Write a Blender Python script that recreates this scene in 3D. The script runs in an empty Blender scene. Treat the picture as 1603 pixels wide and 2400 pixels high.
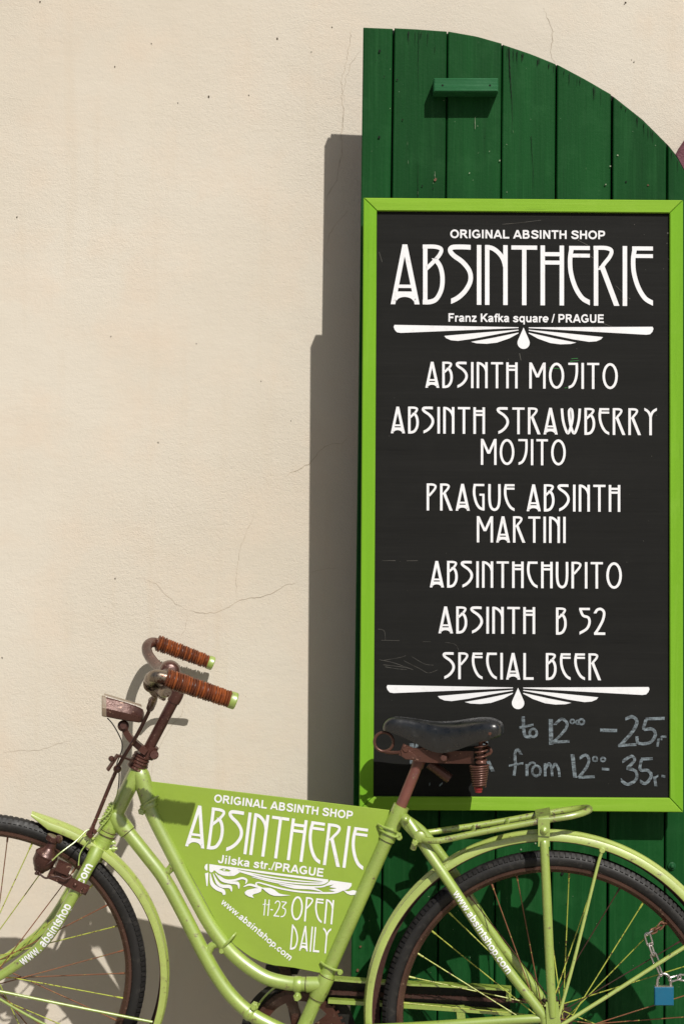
import bpy, bmesh, math, random
from mathutils import Vector as V, Matrix
from mathutils.geometry import tessellate_polygon
random.seed(7)
sc = bpy.context.scene
COL = sc.collection

# ---------------------------------------------------------------- camera
F_PX, W_PX, H_PX = 4000.0, 1603.0, 2400.0
CAM = V((0.0, -3.86, 1.36))
ROLL = 0.0070
FWD = V((0, 1, 0)); RGT = V((1, 0, ROLL)).normalized(); UPV = V((-ROLL, 0, 1)).normalized()
cd = bpy.data.cameras.new('camera'); cam = bpy.data.objects.new('camera', cd); COL.objects.link(cam)
cam.matrix_world = Matrix(((RGT.x, UPV.x, -FWD.x, CAM.x), (RGT.y, UPV.y, -FWD.y, CAM.y), (RGT.z, UPV.z, -FWD.z, CAM.z), (0, 0, 0, 1)))
cd.sensor_fit = 'HORIZONTAL'; cd.sensor_width = 24.0; cd.lens = 24.0 * F_PX / W_PX
cd.clip_start = 0.05; cd.clip_end = 500
sc.camera = cam

# ---------------------------------------------------------------- light
SUN_TRAVEL = V((-0.40, 1.0, -1.0)).normalized()
ld = bpy.data.lights.new('sun', 'SUN'); ld.energy = 4.2; ld.angle = math.radians(0.5); ld.color = (1.0, 0.965, 0.905)
sun = bpy.data.objects.new('sun', ld); COL.objects.link(sun)
sun.rotation_euler = SUN_TRAVEL.to_track_quat('-Z', 'Y').to_euler(); sun.location = (4, -8, 9)
world = bpy.data.worlds.new('World'); sc.world = world; world.use_nodes = True
wn = world.node_tree
sky = wn.nodes.new('ShaderNodeTexSky'); sky.sky_type = 'NISHITA'; sky.sun_disc = False
sky.sun_elevation = math.asin(-SUN_TRAVEL.z); sky.sun_rotation = math.atan2(-SUN_TRAVEL.x, -SUN_TRAVEL.y)
sky.air_density = 1.0; sky.dust_density = 2.0; sky.ozone_density = 0.3
bgn = wn.nodes['Background']; wn.links.new(sky.outputs[0], bgn.inputs[0]); bgn.inputs[1].default_value = 0.05
sc.view_settings.view_transform = 'Standard'; sc.view_settings.look = 'None'
sc.view_settings.gamma = 1.0; sc.view_settings.exposure = 0.0; sc.view_settings.use_curve_mapping = False

# ---------------------------------------------------------------- measuring helpers
def ray(px, py):
    return FWD + RGT * ((px - W_PX / 2) / F_PX) + UPV * ((H_PX / 2 - py) / F_PX)
def onplane(px, py, p0, n):
    d = ray(px, py)
    return CAM + d * ((p0 - CAM).dot(n) / d.dot(n))
def Y(px, py, y):                                   # on a plane parallel to the wall
    return onplane(px, py, V((0, y, 0)), V((0, 1, 0)))
TH = math.radians(5.7)
BN = V((-math.sin(TH), -math.cos(TH), 0))           # bicycle side normal, towards the street
BH = Y(330, 1830, -0.35)
def B(px, py, off=0.0):
    return onplane(px, py, BH + BN * off, BN)
_a1, _a2 = B(318, 1790), B(228, 1975)
AXIS = (_a1 - _a2).normalized()
_c = [Matrix.Rotation(s * math.radians(13), 3, AXIS) @ BN for s in (1, -1)]
SN = max(_c, key=lambda v: v.x)                     # normal of the steered front wheel
def F(px, py, off=0.0):
    return onplane(px, py, _a2 + SN * off, SN)

# ---------------------------------------------------------------- mesh helpers
class MB:
    def __init__(s): s.v = []; s.f = []; s.m = []; s.tone = []
    def add(s, vs, fs, mi=0, tone=0.5):
        o = len(s.v); s.v += [V(x) for x in vs]; s.tone += [tone] * len(vs)
        for f in fs: s.f.append(tuple(o + i for i in f)); s.m.append(mi)
    def build(s, name, mats, parent=None, smooth=True, angle=40, fix=True):
        me = bpy.data.meshes.new(name)
        me.from_pydata([tuple(x) for x in s.v], [], s.f)
        if not isinstance(mats, (list, tuple)): mats = [mats]
        for m in mats: me.materials.append(m)
        me.polygons.foreach_set('material_index', s.m)
        at = me.attributes.new('tone', 'FLOAT', 'POINT'); at.data.foreach_set('value', s.tone)
        if fix:
            bm = bmesh.new(); bm.from_mesh(me); bmesh.ops.recalc_face_normals(bm, faces=bm.faces); bm.to_mesh(me); bm.free()
        if smooth:
            me.shade_smooth() if hasattr(me, 'shade_smooth') else None
            me.set_sharp_from_angle(angle=math.radians(angle))
        else:
            me.shade_flat()
        me.update()
        o = bpy.data.objects.new(name, me); COL.objects.link(o)
        if parent is not None:
            o.parent = parent
            o.matrix_parent_inverse = world_of(parent).inverted()
        return o

def world_of(o):
    m = Matrix.Translation(o.location)
    p = o.parent
    if p is not None: return world_of(p) @ o.matrix_parent_inverse @ m
    return m
def thing(name, label, cat, loc, group=None):
    o = bpy.data.objects.new(name, None); COL.objects.link(o); o.location = loc; o.empty_display_size = 0.1
    o['label'] = label; o['category'] = cat
    if group: o['group'] = group
    return o

def spline(pts, rs, n):
    if len(pts) < 3 or n <= 1:
        return pts, rs
    P, R = [], []
    for i in range(len(pts) - 1):
        p0 = pts[max(i - 1, 0)]; p1 = pts[i]; p2 = pts[i + 1]; p3 = pts[min(i + 2, len(pts) - 1)]
        for k in range(n):
            t = k / n
            P.append(0.5 * ((2 * p1) + (p2 - p0) * t + (2 * p0 - 5 * p1 + 4 * p2 - p3) * t * t + (3 * p1 - p0 - 3 * p2 + p3) * t ** 3))
            R.append(rs[i] + (rs[i + 1] - rs[i]) * t)
    P.append(pts[-1]); R.append(rs[-1])
    return P, R

def tube(mb, pts, r, seg=14, n=8, cap=True, mi=0, closed=False):
    rs = list(r) if isinstance(r, (list, tuple)) else [r] * len(pts)
    P, R = spline([V(p) for p in pts], rs, n)
    N = len(P)
    tan = []
    for i in range(N):
        if closed: d = P[(i + 1) % N] - P[i - 1]
        else: d = P[min(i + 1, N - 1)] - P[max(i - 1, 0)]
        tan.append(d.normalized())
    u = tan[0].orthogonal().normalized()
    vs = []
    for i in range(N):
        u = (u - tan[i] * u.dot(tan[i])).normalized(); w = tan[i].cross(u)
        for k in range(seg):
            a = 2 * math.pi * k / seg
            vs.append(P[i] + (u * math.cos(a) + w * math.sin(a)) * R[i])
    fs = []
    for i in range(N if closed else N - 1):
        j = (i + 1) % N
        for k in range(seg):
            k2 = (k + 1) % seg
            fs.append((i * seg + k, i * seg + k2, j * seg + k2, j * seg + k))
    if cap and not closed:
        fs.append(tuple(range(seg - 1, -1, -1))); fs.append(tuple((N - 1) * seg + k for k in range(seg)))
    mb.add(vs, fs, mi)
    return P

def lathe(mb, p0, p1, prof, seg=20, mi=0):
    """prof: (t along p0-p1, radius)"""
    p0, p1 = V(p0), V(p1); d = p1 - p0; t = d.normalized(); u = t.orthogonal().normalized(); w = t.cross(u)
    vs, fs = [], []
    for (s, r) in prof:
        for k in range(seg):
            a = 2 * math.pi * k / seg
            vs.append(p0 + d * s + (u * math.cos(a) + w * math.sin(a)) * max(r, 1e-5))
    for i in range(len(prof) - 1):
        for k in range(seg):
            k2 = (k + 1) % seg
            fs.append((i * seg + k, i * seg + k2, (i + 1) * seg + k2, (i + 1) * seg + k))
    fs.append(tuple(range(seg - 1, -1, -1))); fs.append(tuple((len(prof) - 1) * seg + k for k in range(seg)))
    mb.add(vs, fs, mi)
def disc(mb, c, n, r, h, seg=16, mi=0, bev=0.25):
    n = V(n).normalized(); c = V(c)
    lathe(mb, c - n * h / 2, c + n * h / 2, [(0, r * (1 - bev)), (0.2, r), (0.8, r), (1, r * (1 - bev))], seg, mi)
def ball(mb, c, r, n=V((0, 0, 1)), mi=0, seg=14):
    c = V(c); n = V(n).normalized()
    lathe(mb, c - n * r, c + n * r, [(0.5 - 0.5 * math.cos(math.pi * i / 8), r * math.sin(math.pi * i / 8)) for i in range(9)], seg, mi)
def ring(mb, c, n, R, r, seg=28, sec=8, mi=0, arc=(0, 2 * math.pi)):
    c = V(c); n = V(n).normalized(); u = n.orthogonal().normalized(); w = n.cross(u)
    full = abs(arc[1] - arc[0] - 2 * math.pi) < 1e-6
    pts = [c + (u * math.cos(arc[0] + (arc[1] - arc[0]) * k / seg) + w * math.sin(arc[0] + (arc[1] - arc[0]) * k / seg)) * R for k in range(seg if full else seg + 1)]
    tube(mb, pts, r, sec, 1, True, mi, full)

def prism(mb, front, depth_vec, mi=0, tone=0.5, bevel=0.0):
    """front: planar polygon; extruded along depth_vec; optional bevelled front edge"""
    N = len(front); front = [V(p) for p in front]; d = V(depth_vec)
    if bevel > 0:
        c = sum(front, V((0, 0, 0))) / N
        nrm = d.normalized(); ins = []
        for i in range(N):
            e1 = (front[i] - front[i - 1]).normalized(); e2 = (front[(i + 1) % N] - front[i]).normalized()
            n1 = nrm.cross(e1); n2 = nrm.cross(e2)
            b = n1 + n2
            if b.length < 1e-6: b = n1
            b.normalize(); k = bevel / max(0.35, b.dot(n1))
            q = front[i] + b * k; q2 = front[i] - b * k
            ins.append(q if (q - c).length < (q2 - c).length else q2)
        vs = ins + [p + nrm * bevel for p in front] + [p + d for p in front]
        L = 3
    else:
        vs = front + [p + d for p in front]; L = 2
    fs = []
    for l in range(L - 1):
        for i in range(N):
            j = (i + 1) % N
            fs.append((l * N + i, l * N + j, (l + 1) * N + j, (l + 1) * N + i))
    for base in (0, (L - 1) * N):
        pts = [vs[base + i] for i in range(N)]
        for t in tessellate_polygon([pts]): fs.append(tuple(base + i for i in t))
    mb.add(vs, fs, mi, tone)
def obox(mb, c, ax, ay, az, mi=0, bevel=0.0):
    """box: centre and three half-extent vectors"""
    c = V(c); ax, ay, az = V(ax), V(ay), V(az)
    fr = [c - ax - az - ay, c + ax - az - ay, c + ax + az - ay, c - ax + az - ay]
    prism(mb, fr, ay * 2, mi, 0.5, bevel)
def strap(mb, pts, width_vec, th, mi=0, n=6):
    """flat bar along pts, width_vec half width, th half thickness vector computed"""
    P, _ = spline([V(p) for p in pts], [0] * len(pts), n)
    wv = V(width_vec); vs = []; fs = []
    for i, p in enumerate(P):
        t = (P[min(i + 1, len(P) - 1)] - P[max(i - 1, 0)]).normalized()
        nn = t.cross(wv).normalized() * th
        w2 = nn.cross(t).normalized() * wv.length
        vs += [p + w2 + nn, p - w2 + nn, p - w2 - nn, p + w2 - nn]
    for i in range(len(P) - 1):
        for k in range(4):
            fs.append((4 * i + k, 4 * i + (k + 1) % 4, 4 * i + 4 + (k + 1) % 4, 4 * i + 4 + k))
    L = 4 * (len(P) - 1)
    fs += [(3, 2, 1, 0), (L, L + 1, L + 2, L + 3)]
    mb.add(vs, fs, mi)

# ---------------------------------------------------------------- materials
def nodes_of(name):
    m = bpy.data.materials.new(name); m.use_nodes = True
    nt = m.node_tree; bs = nt.nodes['Principled BSDF']
    tc = nt.nodes.new('ShaderNodeTexCoord')
    return m, nt, bs, tc.outputs['Object']
def noise(nt, co, scale, detail=4, rough=0.55, stretch=None):
    if stretch:
        mp = nt.nodes.new('ShaderNodeMapping'); mp.inputs['Scale'].default_value = stretch
        nt.links.new(co, mp.inputs[0]); co = mp.outputs[0]
    n = nt.nodes.new('ShaderNodeTexNoise'); n.inputs['Scale'].default_value = scale
    n.inputs['Detail'].default_value = detail; n.inputs['Roughness'].default_value = rough
    nt.links.new(co, n.inputs['Vector']); return n.outputs['Fac']
def ramp(nt, fac, a, b, lo=0.0, hi=1.0):
    r = nt.nodes.new('ShaderNodeMapRange'); r.inputs[1].default_value = a; r.inputs[2].default_value = b
    r.inputs[3].default_value = lo; r.inputs[4].default_value = hi; r.clamp = True
    nt.links.new(fac, r.inputs[0]); return r.outputs[0]
def mix(nt, fac, a, b):
    m = nt.nodes.new('ShaderNodeMix'); m.data_type = 'RGBA'
    if hasattr(fac, 'links') or hasattr(fac, 'is_linked'): nt.links.new(fac, m.inputs[0])
    else: m.inputs[0].default_value = fac
    for s, i in ((a, 6), (b, 7)):
        if isinstance(s, (tuple, list)): m.inputs[i].default_value = (s[0], s[1], s[2], 1)
        else: nt.links.new(s, m.inputs[i])
    return m.outputs[2]
def math_(nt, op, a, b):
    m = nt.nodes.new('ShaderNodeMath'); m.operation = op
    for s, i in ((a, 0), (b, 1)):
        if isinstance(s, (int, float)): m.inputs[i].default_value = s
        else: nt.links.new(s, m.inputs[i])
    return m.outputs[0]
def bump(nt, bs, hs, dist, strength=1.0):
    prev = None
    for h, d in zip(hs, dist):
        b = nt.nodes.new('ShaderNodeBump'); b.inputs['Strength'].default_value = strength; b.inputs['Distance'].default_value = d
        nt.links.new(h, b.inputs['Height'])
        if prev: nt.links.new(prev, b.inputs['Normal'])
        prev = b.outputs['Normal']
    nt.links.new(prev, bs.inputs['Normal'])
def shade(c, k): return tuple(min(1, x * k) for x in c)

def paint(name, col, rough=0.4, var=0.12, chip=None, chip_at=0.72, bumpd=0.0006, metal=0.0, spec=0.5, dirt=(0.10, 0.07, 0.03), dirt_amt=0.3, scale=1.0, coat=0.0):
    m, nt, bs, co = nodes_of(name)
    n1 = noise(nt, co, 9 * scale, 5); n2 = noise(nt, co, 70 * scale, 4, 0.6); n3 = noise(nt, co, 260 * scale, 3)
    c = mix(nt, ramp(nt, n1, 0.3, 0.7), shade(col, 1 - var), shade(col, 1 + var))
    c = mix(nt, ramp(nt, n2, 0.56, 0.80, 0, dirt_amt), c, dirt)
    if chip:
        k = math_(nt, 'ADD', math_(nt, 'MULTIPLY', n2, 0.65), math_(nt, 'MULTIPLY', n3, 0.35))
        c = mix(nt, ramp(nt, k, chip_at - 0.03, chip_at + 0.015), c, chip)
    nt.links.new(c, bs.inputs['Base Color'])
    nt.links.new(ramp(nt, n2, 0.3, 0.7, max(0.05, rough - 0.1), rough + 0.12), bs.inputs['Roughness'])
    bs.inputs['Metallic'].default_value = metal
    if coat:
        bs.inputs['Coat Weight'].default_value = coat; bs.inputs['Coat IOR'].default_value = 2.1; bs.inputs['Coat Roughness'].default_value = 0.44; bs.inputs['Coat Tint'].default_value = (1.0, 0.98, 0.9, 1)
    bs.inputs['Specular IOR Level'].default_value = spec
    if bumpd: bump(nt, bs, [n2, n3], [bumpd, bumpd * 0.35])
    return m

def stucco():
    m, nt, bs, co = nodes_of('cream_stucco')
    big = noise(nt, co, 1.1, 5, 0.6); mid = noise(nt, co, 5.5, 5, 0.6); pat = noise(nt, co, 1.6, 3, 0.5)
    c = mix(nt, ramp(nt, big, 0.32, 0.68), (0.595, 0.533, 0.440), (0.650, 0.598, 0.512))
    c = mix(nt, ramp(nt, mid, 0.48, 0.70, 0, 0.55), c, (0.650, 0.545, 0.435))
    streak = noise(nt, co, 4.0, 4, 0.6, (5.0, 1.0, 0.4))
    c = mix(nt, ramp(nt, streak, 0.56, 0.8, 0, 0.28), c, (0.56, 0.46, 0.34))
    sp = noise(nt, co, 190, 2, 0.5)
    c = mix(nt, ramp(nt, sp, 0.73, 0.79, 0, 0.55), c, (0.33, 0.26, 0.19))
    nt.links.new(c, bs.inputs['Base Color']); bs.inputs['Roughness'].default_value = 0.9; bs.inputs['Specular IOR Level'].default_value = 0.15
    g1 = noise(nt, co, 330, 3, 0.6); g2 = noise(nt, co, 135, 4, 0.65); g3 = noise(nt, co, 7, 4, 0.5)
    tr = noise(nt, co, 26, 4, 0.6, (1.0, 1.0, 2.6))
    amt = ramp(nt, pat, 0.38, 0.62, 0.22, 1.0)
    bump(nt, bs, [math_(nt, 'MULTIPLY', g2, amt), math_(nt, 'MULTIPLY', g1, amt), tr, g3], [0.0014, 0.0011, 0.0006, 0.0030])
    return m

def wood_paint(name, col, light, var=0.22, gscale=1.0, axis='z', rough=0.42, grain=0.0009, fleck=(0.16, 0.24, 0.15), spec=0.09, fl_at=0.735):
    m, nt, bs, co = nodes_of(name)
    st = (60, 60, 2.2) if axis == 'z' else (2.2, 60, 60)
    st2 = (18, 18, 0.9) if axis == 'z' else (0.9, 18, 18)
    g = noise(nt, co, gscale * 2.4, 5, 0.6, st); g2 = noise(nt, co, gscale, 4, 0.6, st2); blot = noise(nt, co, 14, 4, 0.6); fine = noise(nt, co, 150, 3, 0.6)
    at = nt.nodes.new('ShaderNodeAttribute'); at.attribute_name = 'tone'
    c = mix(nt, ramp(nt, g2, 0.3, 0.7), shade(col, 1 - var), shade(col, 1 + var))
    c = mix(nt, ramp(nt, g, 0.52, 0.78, 0, 0.5), c, light)
    c = mix(nt, ramp(nt, blot, 0.52, 0.75, 0, 0.35), c, light)
    c = mix(nt, ramp(nt, g, 0.2, 0.36, 0.6, 0), c, shade(col, 0.45))
    hs = nt.nodes.new('ShaderNodeHueSaturation'); nt.links.new(c, hs.inputs['Color'])
    nt.links.new(ramp(nt, at.outputs['Fac'], 0, 1, 0.74, 1.26), hs.inputs['Value']); c = hs.outputs[0]
    fk = math_(nt, 'ADD', math_(nt, 'MULTIPLY', fine, 0.5), math_(nt, 'MULTIPLY', noise(nt, co, 38, 3, 0.5), 0.5))
    c = mix(nt, ramp(nt, fk, fl_at - 0.05, fl_at - 0.02, 0, 0.8), c, fleck)
    nt.links.new(c, bs.inputs['Base Color'])
    nt.links.new(ramp(nt, g, 0.3, 0.7, rough + 0.12, rough - 0.06), bs.inputs['Roughness'])
    bs.inputs['Specular IOR Level'].default_value = spec
    bump(nt, bs, [g, g2, fine], [grain, grain * 1.5, grain * 0.35])
    return m

M = {}
M['stucco'] = stucco()
M['crack'] = paint('crack_grey', (0.42, 0.35, 0.265), 0.9, 0.3, spec=0.1)
M['pit'] = paint('pit_dark', (0.06, 0.045, 0.03), 0.9, 0.3, spec=0.1)
M['shutter'] = wood_paint('dark_green_boards', (0.0068, 0.056, 0.0130), (0.024, 0.100, 0.032))
M['black'] = paint('gap_black', (0.006, 0.008, 0.006), 0.8, 0.2, spec=0.2)
M['fleck'] = paint('bare_wood_fleck', (0.22, 0.26, 0.17), 0.7, 0.3)
M['rusty_nail'] = paint('rusty_nail', (0.14, 0.055, 0.025), 0.7, 0.4)
M['frame_x'] = wood_paint('lime_frame_rail', (0.215, 0.400, 0.032), (0.280, 0.460, 0.060), 0.10, 1.0, 'x', 0.42, 0.0005, fl_at=0.80)
M['frame_z'] = wood_paint('lime_frame_post', (0.170, 0.380, 0.022), (0.220, 0.430, 0.045), 0.10, 1.0, 'z', 0.42, 0.0005, fl_at=0.80)
M['board'] = wood_paint('chalkboard_black', (0.0135, 0.0134, 0.0126), (0.0185, 0.0183, 0.0172), 0.12, 1.2, 'x', 0.55, 0.00025, fleck=(0.12, 0.115, 0.10), spec=0.08, fl_at=0.80)
M['white'] = paint('white_lettering', (0.80, 0.80, 0.82), 0.55, 0.04, chip=(0.20, 0.20, 0.18), chip_at=0.70, bumpd=0.0002, dirt=(0.45, 0.44, 0.40), dirt_amt=0.35)
M['lime'] = paint('lime_bicycle_paint', (0.275, 0.390, 0.056), 0.27, 0.10, chip=(0.09, 0.045, 0.02), chip_at=0.640, bumpd=0.0006, dirt=(0.19, 0.18, 0.035), dirt_amt=0.8, spec=0.6, coat=1.0)
M['lime_worn'] = paint('worn_lime_paint', (0.285, 0.385, 0.060), 0.30, 0.16, chip=(0.10, 0.055, 0.025), chip_at=0.585, bumpd=0.0007, dirt=(0.17, 0.15, 0.035), dirt_amt=0.9, spec=0.6, coat=1.0)
M['lime_sign'] = paint('lime_sign_paint', (0.270, 0.390, 0.045), 0.45, 0.06, bumpd=0.0003, dirt=(0.24, 0.34, 0.03), dirt_amt=0.3)
M['lime_pale'] = paint('pale_lime_mudguard', (0.355, 0.455, 0.095), 0.28, 0.10, chip=(0.06, 0.035, 0.018), chip_at=0.648, bumpd=0.0006, dirt=(0.23, 0.22, 0.06), dirt_amt=0.75, spec=0.6, coat=1.0)
M['rust'] = paint('rust_brown_paint', (0.085, 0.033, 0.024), 0.32, 0.45, chip=(0.30, 0.18, 0.13), chip_at=0.615, bumpd=0.0007, dirt=(0.030, 0.013, 0.009), dirt_amt=0.9, metal=0.35, spec=0.7)
M['rust_seam_shade'] = paint('dark_rust_seam_shade', (0.050, 0.018, 0.012), 0.55, 0.35, chip=(0.18, 0.14, 0.03), chip_at=0.66, bumpd=0.001, dirt=(0.012, 0.006, 0.005), dirt_amt=0.6)
M['post'] = paint('worn_seat_post', (0.165, 0.060, 0.045), 0.42, 0.25, chip=(0.22, 0.17, 0.09), chip_at=0.66, dirt=(0.10, 0.045, 0.06), dirt_amt=0.6)
M['copper'] = paint('coppery_spring', (0.105, 0.046, 0.033), 0.34, 0.4, chip=(0.30, 0.17, 0.12), chip_at=0.63, dirt=(0.020, 0.008, 0.006), dirt_amt=0.9, metal=0.4)
M['redcap'] = paint('red_cap', (0.20, 0.012, 0.014), 0.4, 0.2)
M['chrome'] = paint('stained_chrome', (0.27, 0.22, 0.17), 0.30, 0.3, chip=(0.09, 0.042, 0.03), chip_at=0.55, metal=0.85, dirt=(0.09, 0.05, 0.035), dirt_amt=0.7)
M['rubber'] = paint('tyre_rubber', (0.014, 0.013, 0.0125), 0.55, 0.25, bumpd=0.0004, dirt=(0.085, 0.075, 0.062), dirt_amt=0.45, spec=0.4)
M['rim'] = paint('brown_rim', (0.100, 0.052, 0.038), 0.25, 0.35, chip=(0.24, 0.15, 0.10), chip_at=0.63, dirt=(0.03, 0.016, 0.012), dirt_amt=0.8, metal=0.45)
M['leather'] = paint('black_saddle_leather', (0.0070, 0.0075, 0.0082), 0.31, 0.3, chip=(0.06, 0.065, 0.07), chip_at=0.655, bumpd=0.0004, dirt=(0.026, 0.025, 0.023), dirt_amt=0.5, spec=0.95)
M['steel'] = paint('bright_chain_steel', (0.62, 0.58, 0.56), 0.25, 0.1, metal=0.9, dirt=(0.2, 0.09, 0.04), dirt_amt=0.5)
M['steel_rust'] = paint('rusted_chain_steel', (0.17, 0.075, 0.04), 0.5, 0.3, metal=0.4)
M['lockblue'] = paint('blue_padlock', (0.007, 0.118, 0.215), 0.38, 0.06, bumpd=0.0002, dirt_amt=0.05)
M['maroon'] = paint('maroon_surround', (0.135, 0.045, 0.060), 0.8, 0.2, bumpd=0.004)
M['guard_shade'] = paint('guard_opening_shade', (0.009, 0.008, 0.006), 0.6, 0.3)  # near-black colour holds the shade seen through the open guard
M['wire'] = paint('black_cable', (0.012, 0.011, 0.010), 0.45, 0.1)
M['lens'] = paint('lamp_lens', (0.24, 0.185, 0.13), 0.30, 0.1)
M['hubdark'] = paint('greasy_hub', (0.045, 0.026, 0.020), 0.5, 0.3, bumpd=0.001, chip=(0.2, 0.2, 0.05), chip_at=0.67)

def grip_mat():
    m, nt, bs, co = nodes_of('wound_leather_grip')
    at = nt.nodes.new('ShaderNodeAttribute'); at.attribute_name = 'tone'
    n = noise(nt, co, 120, 4); n2 = noise(nt, co, 30, 3)
    c = mix(nt, at.outputs['Fac'], (0.095, 0.026, 0.011), (0.350, 0.090, 0.020))
    c = mix(nt, ramp(nt, n, 0.5, 0.75, 0, 0.7), c, (0.055, 0.016, 0.008))
    c = mix(nt, ramp(nt, n2, 0.5, 0.7, 0, 0.45), c, (0.22, 0.050, 0.014))
    nt.links.new(c, bs.inputs['Base Color']); bs.inputs['Roughness'].default_value = 0.42
    bump(nt, bs, [n], [0.0008]); return m
M['grip'] = grip_mat()
def chalk_mat():
    m, nt, bs, co = nodes_of('grey_blue_chalk')
    n = noise(nt, co, 60, 5, 0.65, (1.0, 1.0, 3.0)); n2 = noise(nt, co, 300, 3)
    k = math_(nt, 'ADD', math_(nt, 'MULTIPLY', n, 0.7), math_(nt, 'MULTIPLY', n2, 0.3))
    c = mix(nt, ramp(nt, k, 0.40, 0.60), (0.040, 0.047, 0.052), (0.190, 0.230, 0.258))
    nt.links.new(c, bs.inputs['Base Color']); bs.inputs['Roughness'].default_value = 0.9; return m
M['chalk'] = chalk_mat()
def ground_mat():
    m, nt, bs, co = nodes_of('stone_setts')
    v = nt.nodes.new('ShaderNodeTexVoronoi'); v.inputs['Scale'].default_value = 15.0; v.feature = 'DISTANCE_TO_EDGE'
    nt.links.new(co, v.inputs['Vector'])
    v2 = nt.nodes.new('ShaderNodeTexVoronoi'); v2.inputs['Scale'].default_value = 15.0; nt.links.new(co, v2.inputs['Vector'])
    n = noise(nt, co, 40, 4)
    bw = nt.nodes.new('ShaderNodeSeparateColor'); nt.links.new(v2.outputs['Color'], bw.inputs[0])
    c = mix(nt, bw.outputs[0], (0.30, 0.27, 0.23), (0.42, 0.38, 0.32))
    c = mix(nt, ramp(nt, v.outputs['Distance'], 0.02, 0.07, 0.8, 0), c, (0.12, 0.10, 0.08))
    c = mix(nt, ramp(nt, n, 0.5, 0.8, 0, 0.4), c, (0.2, 0.18, 0.15))
    nt.links.new(c, bs.inputs['Base Color']); bs.inputs['Roughness'].default_value = 0.85
    bump(nt, bs, [ramp(nt, v.outputs['Distance'], 0, 0.12), n], [0.012, 0.003]); return m
M['ground'] = ground_mat()

# ---------------------------------------------------------------- lettering helpers
def _ell(cx, cy, rx, ry, a0=0, a1=360):
    k = max(8, int(abs(a1 - a0) / 15))
    return [(cx + rx * math.cos(math.radians(a0 + (a1 - a0) * i / k)), cy + ry * math.sin(math.radians(a0 + (a1 - a0) * i / k))) for i in range(k + 1)]
def _st(x, a=0.0, b=1.0): return ([(x, a), (x, b)], 0)
def _hb(y, a, b): return ([(a, y), (b, y)], 0)
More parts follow.
